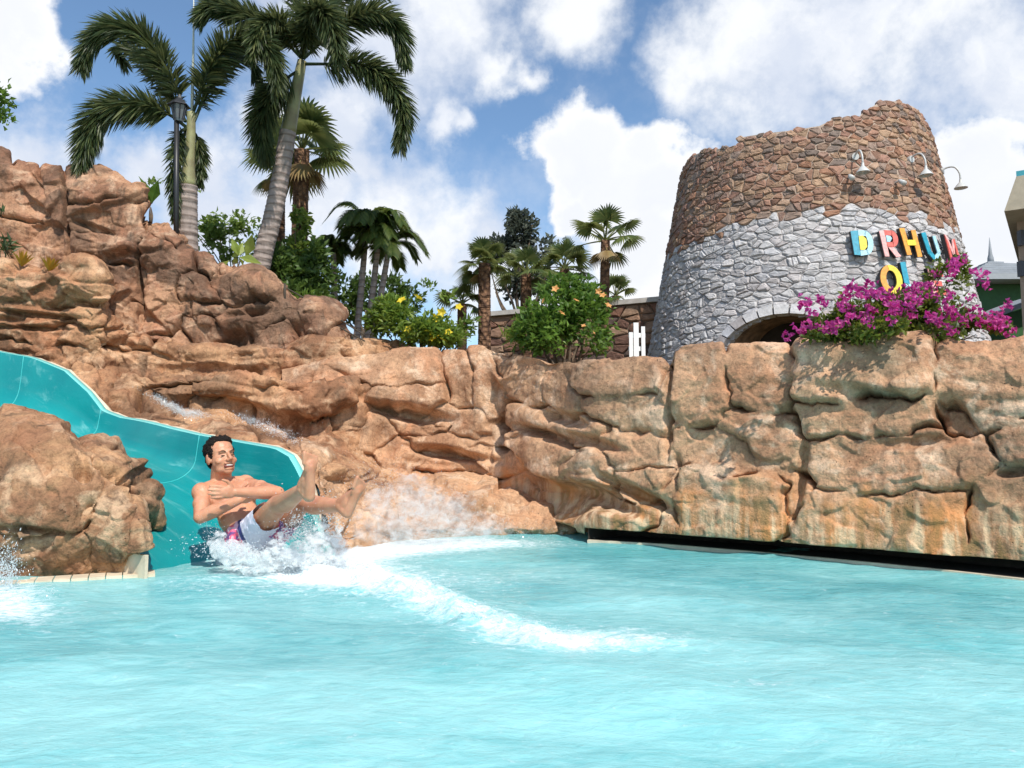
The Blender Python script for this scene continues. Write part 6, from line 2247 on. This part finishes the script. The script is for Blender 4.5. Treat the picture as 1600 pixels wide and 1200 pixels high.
    for h in hem:
        e, ax = hem[h]
        other = J['hipR'] if h == 'hipL' else J['hipL']
        nearer = np.linalg.norm(V - e, axis=1) < 0.20
        wav = 0.012 * np.sin(np.arctan2((V - e) @ np.cross(ax, [0, 0, 1.0]), (V - e)[:, 2]) * 4)
        keep &= ~(nearer & (((V - e) @ ax) > wav))
    keep &= ~(((V - tp(0.235)) @ tx) > 0)
    F = [f_[keep[f_].all(1)] for f_ in F]
    # printed side panel: pink with red marks, navy stripe, then pale lavender
    x = V @ lb * 0.5 + V @ tx * 0.0
    side = norm(-lb * 0.75 - norm(J['knR'] - J['hipR']) * 0.66)
    u = (V - J['hipR']) @ side
    nz = perlin(V * 26.0)
    pale = np.array([0.66, 0.66, 0.76])
    colr = np.tile(pale, (len(V), 1))
    pink = u > 0.062 + 0.01 * perlin(V * 9)
    colr[pink] = (0.78, 0.13, 0.22)
    colr[pink & (nz > 0.18)] = (0.80, 0.50, 0.58)
    colr[pink & (nz < -0.25)] = (0.16, 0.07, 0.22)
    colr[(u > 0.036) & (u < 0.062)] = (0.035, 0.045, 0.16)
    u2 = (V - J['hipL']) @ norm(J['knL'] - J['hipL'])
    low = (V - J['hipL']) @ np.array([0.2, -0.6, -0.75])
    s2 = (low > 0.085) & (u2 > -0.02) & (np.linalg.norm(V - J['hipL'], axis=1) < 0.35) & (u < -0.1)
    colr[s2 & (nz > 0.0)] = (0.62, 0.08, 0.20)
    colr[s2 & (nz <= 0.0)] = (0.20, 0.10, 0.28)
    part('swim_shorts', V, F, attr_mat('shorts', rough=0.55, bump=0.15, bscale=60.0, var=0.1), root, True, {'Col': colr})
    return root


man = make_man()


# ------------------------------------------------------------------ splash, spray and trickles
m, t, out = new_mat('spray')
df = t.add('ShaderNodeBsdfDiffuse', {'Color': (0.90, 0.93, 0.94, 1)})
tr = t.add('ShaderNodeBsdfTranslucent', {'Color': (0.90, 0.94, 0.95, 1)})
gl = t.add('ShaderNodeBsdfGlossy', {'Color': (1, 1, 1, 1), 'Roughness': 0.15})
m1 = t.add('ShaderNodeMixShader', {0: 0.45, 1: df.outputs[0], 2: tr.outputs[0]})
m2 = t.add('ShaderNodeMixShader', {0: 0.12, 1: m1.outputs[0], 2: gl.outputs[0]})
tp_ = t.add('ShaderNodeBsdfTransparent', {'Color': (0.97, 1.0, 1.0, 1)})
m3 = t.add('ShaderNodeMixShader', {0: 0.80, 1: tp_.outputs[0], 2: m2.outputs[0]})
t.l.new(m3.outputs[0], out.inputs[0])
SPRAY = m


def droplets(P, r, stretch, axis):
    """elongated octahedra"""
    n = len(P)
    ax = norm(axis + rand_unit(n) * 0.45)
    e1 = norm(np.cross(ax, rand_unit(n)))
    e2 = np.cross(ax, e1)
    R = r[:, None]
    S = (r * stretch)[:, None]
    V = np.stack([P + ax * S, P - ax * S, P + e1 * R, P - e1 * R, P + e2 * R, P - e2 * R], 1)
    ids = np.arange(n * 6).reshape(n, 6)
    T = np.concatenate([ids[:, k] for k in ([0, 2, 4], [0, 4, 3], [0, 3, 5], [0, 5, 2], [1, 4, 2], [1, 3, 4], [1, 5, 3], [1, 2, 5])])
    return V.reshape(-1, 3), T


def spray_zone(mb, cx, cy, sx, sy, d, sd, n, rmin, rmax, axis, rot=0.0, zmin=0.0, stretch=2.0):
    a = math.radians(rot)
    n = int(n * 1.5)
    g = nr.normal(size=(n, 3))
    x = cx + g[:, 0] * sx * math.cos(a) - g[:, 1] * sy * math.sin(a)
    y = cy + g[:, 0] * sx * math.sin(a) + g[:, 1] * sy * math.cos(a)
    dd = d + sd * g[:, 2]
    xc_, yc_ = (x - 800) / FPX * dd, (600 - y) / FPX * dd
    P = np.stack([xc_, dd * CT - yc_ * ST, CAM_Z + dd * ST + yc_ * CT], 1)
    P = P[P[:, 2] > zmin]
    # clumped, not evenly scattered
    k = perlin(P * 9.0) + 0.5 * perlin(P * 24.0)
    P = P[k + nr.rand(len(P)) * 0.9 > 0.25]
    r = (rmin + (rmax - rmin) * nr.rand(len(P)) ** 4.0) * 0.62
    V, T = droplets(P, r, 1.0 + stretch * nr.rand(len(P)), np.tile(np.asarray(axis, float), (len(P), 1)))
    mb.add(V, None, T)


def spray_object(name, label, zones, cat='splash'):
    mb = MB()
    for z in zones:
        spray_zone(mb, **z)
    o = mb.build(name, SPRAY, None)
    return tag(o, label, cat, kind='stuff')


SL = (0.83, -0.56, 0.25)
m, t, out = new_mat('froth')
p = t.pos()
al = t.mapr(t.math('ADD', t.math('MULTIPLY', t.noise(p, 38.0, 7, 0.7, 0.8), 1.0), t.math('MULTIPLY_ADD', t.noise(p, 150.0, 3, 0.7), 0.5, -0.25)), 0.30, 0.44)
nbp = t.bump(t.noise(p, 60.0, 6, 0.7), 0.4, 0.015)
df = t.add('ShaderNodeBsdfDiffuse', {'Color': (0.96, 0.97, 0.97, 1), 'Normal': nbp})
tl = t.add('ShaderNodeBsdfTranslucent', {'Color': (0.88, 0.93, 0.94, 1)})
m1 = t.add('ShaderNodeMixShader', {0: 0.22, 1: df.outputs[0], 2: tl.outputs[0]})
tp_ = t.add('ShaderNodeBsdfTransparent', {'Color': (0.96, 1.0, 1.0, 1)})
m2 = t.add('ShaderNodeMixShader', {0: al, 1: tp_.outputs[0], 2: m1.outputs[0]})
t.l.new(m2.outputs[0], out.inputs[0])
FROTH = m


def froth(name, label, pts, n, r0, r1, voxel=0.009, cat='splash'):
    """pts: (px, py, depth, spread px x, spread px y) along the mass"""
    pr = []
    for k in range(n):
        u = nr.rand() * (len(pts) - 1)
        i = min(int(u), len(pts) - 2)
        f = u - i
        q = np.array(pts[i]) * (1 - f) + np.array(pts[i + 1]) * f
        c = W(q[0] + nr.normal() * q[3], q[1] + nr.normal() * q[4], q[2] + nr.normal() * 0.05)
        r = r0 + (r1 - r0) * nr.rand() ** 2
        ax = np.array([norm(np.array([0.83, -0.5, 0.3]) + nr.normal(size=3) * 0.3)])
        e1 = norm(np.cross(ax[0], [0, 0, 1.0]))
        pr.append(ellipsoid(c, np.array([ax[0], e1, np.cross(ax[0], e1)]), (r * 2.2, r, r * 0.7), 10, 6))
    V, F = fuse(pr, voxel, 1, 0.4)
    V = V + norm(V - V.mean(0)) * (0.014 * fbm(V * 19, 3, 0.55) + 0.004 * perlin(V * 80))[:, None]
    o = part(name, V, F, FROTH, None, True)
    return tag(o, label, cat, kind='stuff')


def mist(name, label, pts, n, r0, r1, dens, scale, thr, voxel=0.02, cat='spray'):
    """closed cloud of fine droplets with a noisy density"""
    pr = []
    for k in range(n):
        u = nr.rand() * (len(pts) - 1)
        i = min(int(u), len(pts) - 2)
        f = u - i
        q = np.array(pts[i]) * (1 - f) + np.array(pts[i + 1]) * f
        c = W(q[0] + nr.normal() * q[3], q[1] + nr.normal() * q[4], q[2] + nr.normal() * 0.04)
        r = r0 + (r1 - r0) * nr.rand()
        pr.append(ellipsoid(c, np.eye(3), (r * 1.3, r, r), 10, 6))
    V, F = fuse(pr, voxel, 2, 0.5)
    mm, t, out = new_mat(name)
    p = t.pos()
    fv = t.vmath('MULTIPLY', p, (1.0, 1.0, 1.25))
    nz = t.noise(fv, scale, 5, 0.68, 0.7)
    den = t.math('MULTIPLY', t.mapr(nz, thr, thr + 0.22), dens)
    pv = t.add('ShaderNodeVolumePrincipled', {'Color': (0.985, 0.99, 0.99, 1), 'Density': den, 'Anisotropy': 0.0})
    t.l.new(pv.outputs[0], out.inputs['Volume'])
    o = part(name, V, F, mm, None, True)
    return tag(o, label, cat, kind='stuff')


mist('slide_froth', 'thick white froth heaped under the man where the slide meets the pool',
     [(336, 852, 4.66, 5, 8), (362, 866, 4.54, 10, 8), (400, 878, 4.46, 14, 8), (440, 872, 4.48, 16, 10), (478, 858, 4.56, 14, 13), (505, 852, 4.68, 12, 17), (530, 872, 4.66, 16, 8), (570, 890, 4.60, 18, 6)], 260, 0.018, 0.042, 120.0, 26.0, 0.47, 0.012)
mist('shelf_mist', 'thin veil of white mist rising over the low wet rocks', [(585, 800, 5.75, 20, 18), (640, 805, 5.85, 30, 22), (690, 815, 6.0, 30, 18), (750, 832, 6.1, 26, 7)], 190, 0.05, 0.11, 6.5, 11.0, 0.46, 0.025)
spray_object('splash', 'white water spray thrown up round the man at the slide mouth', [
    dict(cx=478, cy=835, sx=26, sy=22, d=4.74, sd=0.12, n=6000, rmin=0.0015, rmax=0.0075, axis=SL),
    dict(cx=400, cy=872, sx=44, sy=9, d=4.52, sd=0.10, n=5000, rmin=0.0015, rmax=0.0075, axis=SL, rot=10),
    dict(cx=338, cy=838, sx=9, sy=16, d=4.75, sd=0.06, n=700, rmin=0.0012, rmax=0.005, axis=(-0.5, 0.2, 0.8), rot=-30),
    dict(cx=508, cy=812, sx=18, sy=24, d=4.85, sd=0.12, n=1200, rmin=0.001, rmax=0.005, axis=SL),
    dict(cx=440, cy=795, sx=50, sy=24, d=4.45, sd=0.12, n=160, rmin=0.001, rmax=0.0035, axis=SL)])
spray_object('wake_foam', 'long churned white wake running from the slide across the pool', [
    dict(cx=x, cy=y - 6 - 8 * (1 - k / 9), sx=34, sy=6 + 5 * (1 - k / 9), d=float(np.dot(Wz(x, y, 0.0) - [0, 0, CAM_Z], [0, CT, ST])), sd=0.10, n=int(2600 - 220 * k), rmin=0.0012, rmax=0.0062 - 0.0003 * k, axis=SL, rot=14)
    for k, (x, y) in enumerate([(430, 880), (480, 893), (530, 903), (580, 914), (625, 920), (660, 933), (710, 955), (760, 972), (830, 992), (900, 1001)])], 'foam')
spray_object('shelf_spray', 'fine white mist over the low wet rocks right of the slide', [
    dict(cx=655, cy=800, sx=55, sy=26, d=6.2, sd=0.2, n=15000, rmin=0.0012, rmax=0.0040, axis=(0.4, -0.3, 0.8), rot=20),
    dict(cx=620, cy=838, sx=90, sy=9, d=5.95, sd=0.12, n=7000, rmin=0.001, rmax=0.0042, axis=(0.7, -0.3, 0.4)),
    dict(cx=740, cy=828, sx=60, sy=9, d=6.3, sd=0.12, n=3000, rmin=0.001, rmax=0.0035, axis=(0.7, -0.3, 0.4)),
    dict(cx=585, cy=755, sx=26, sy=12, d=6.7, sd=0.15, n=1800, rmin=0.001, rmax=0.003, axis=(0.6, -0.3, 0.5), rot=30)])
spray_object('edge_splash', 'white splash at the left picture edge beside the boulder', [
    dict(cx=4, cy=905, sx=16, sy=26, d=4.1, sd=0.08, n=4200, rmin=0.001, rmax=0.0055, axis=(0.2, 0, 0.9)),
    dict(cx=12, cy=935, sx=36, sy=9, d=3.95, sd=0.12, n=3000, rmin=0.001, rmax=0.005, axis=(0.6, -0.2, 0.4))])
spray_object('rock_stream', 'thin white stream trickling down the terraced rocks above the slide', [
    dict(cx=272, cy=637, sx=20, sy=3.5, d=7.12, sd=0.03, n=3200, rmin=0.001, rmax=0.0045, axis=(0.6, -0.5, -0.4), rot=28, stretch=5),
    dict(cx=300, cy=645, sx=14, sy=3.0, d=6.98, sd=0.03, n=1600, rmin=0.001, rmax=0.004, axis=(0.6, -0.5, -0.4), rot=10, stretch=5),
    dict(cx=405, cy=662, sx=26, sy=4, d=6.72, sd=0.05, n=2400, rmin=0.001, rmax=0.0038, axis=(0.6, -0.5, -0.4), rot=18, stretch=5),
    dict(cx=440, cy=680, sx=20, sy=4, d=6.5, sd=0.05, n=1200, rmin=0.001, rmax=0.0035, axis=(0.6, -0.5, -0.4), rot=25, stretch=5)], 'stream')
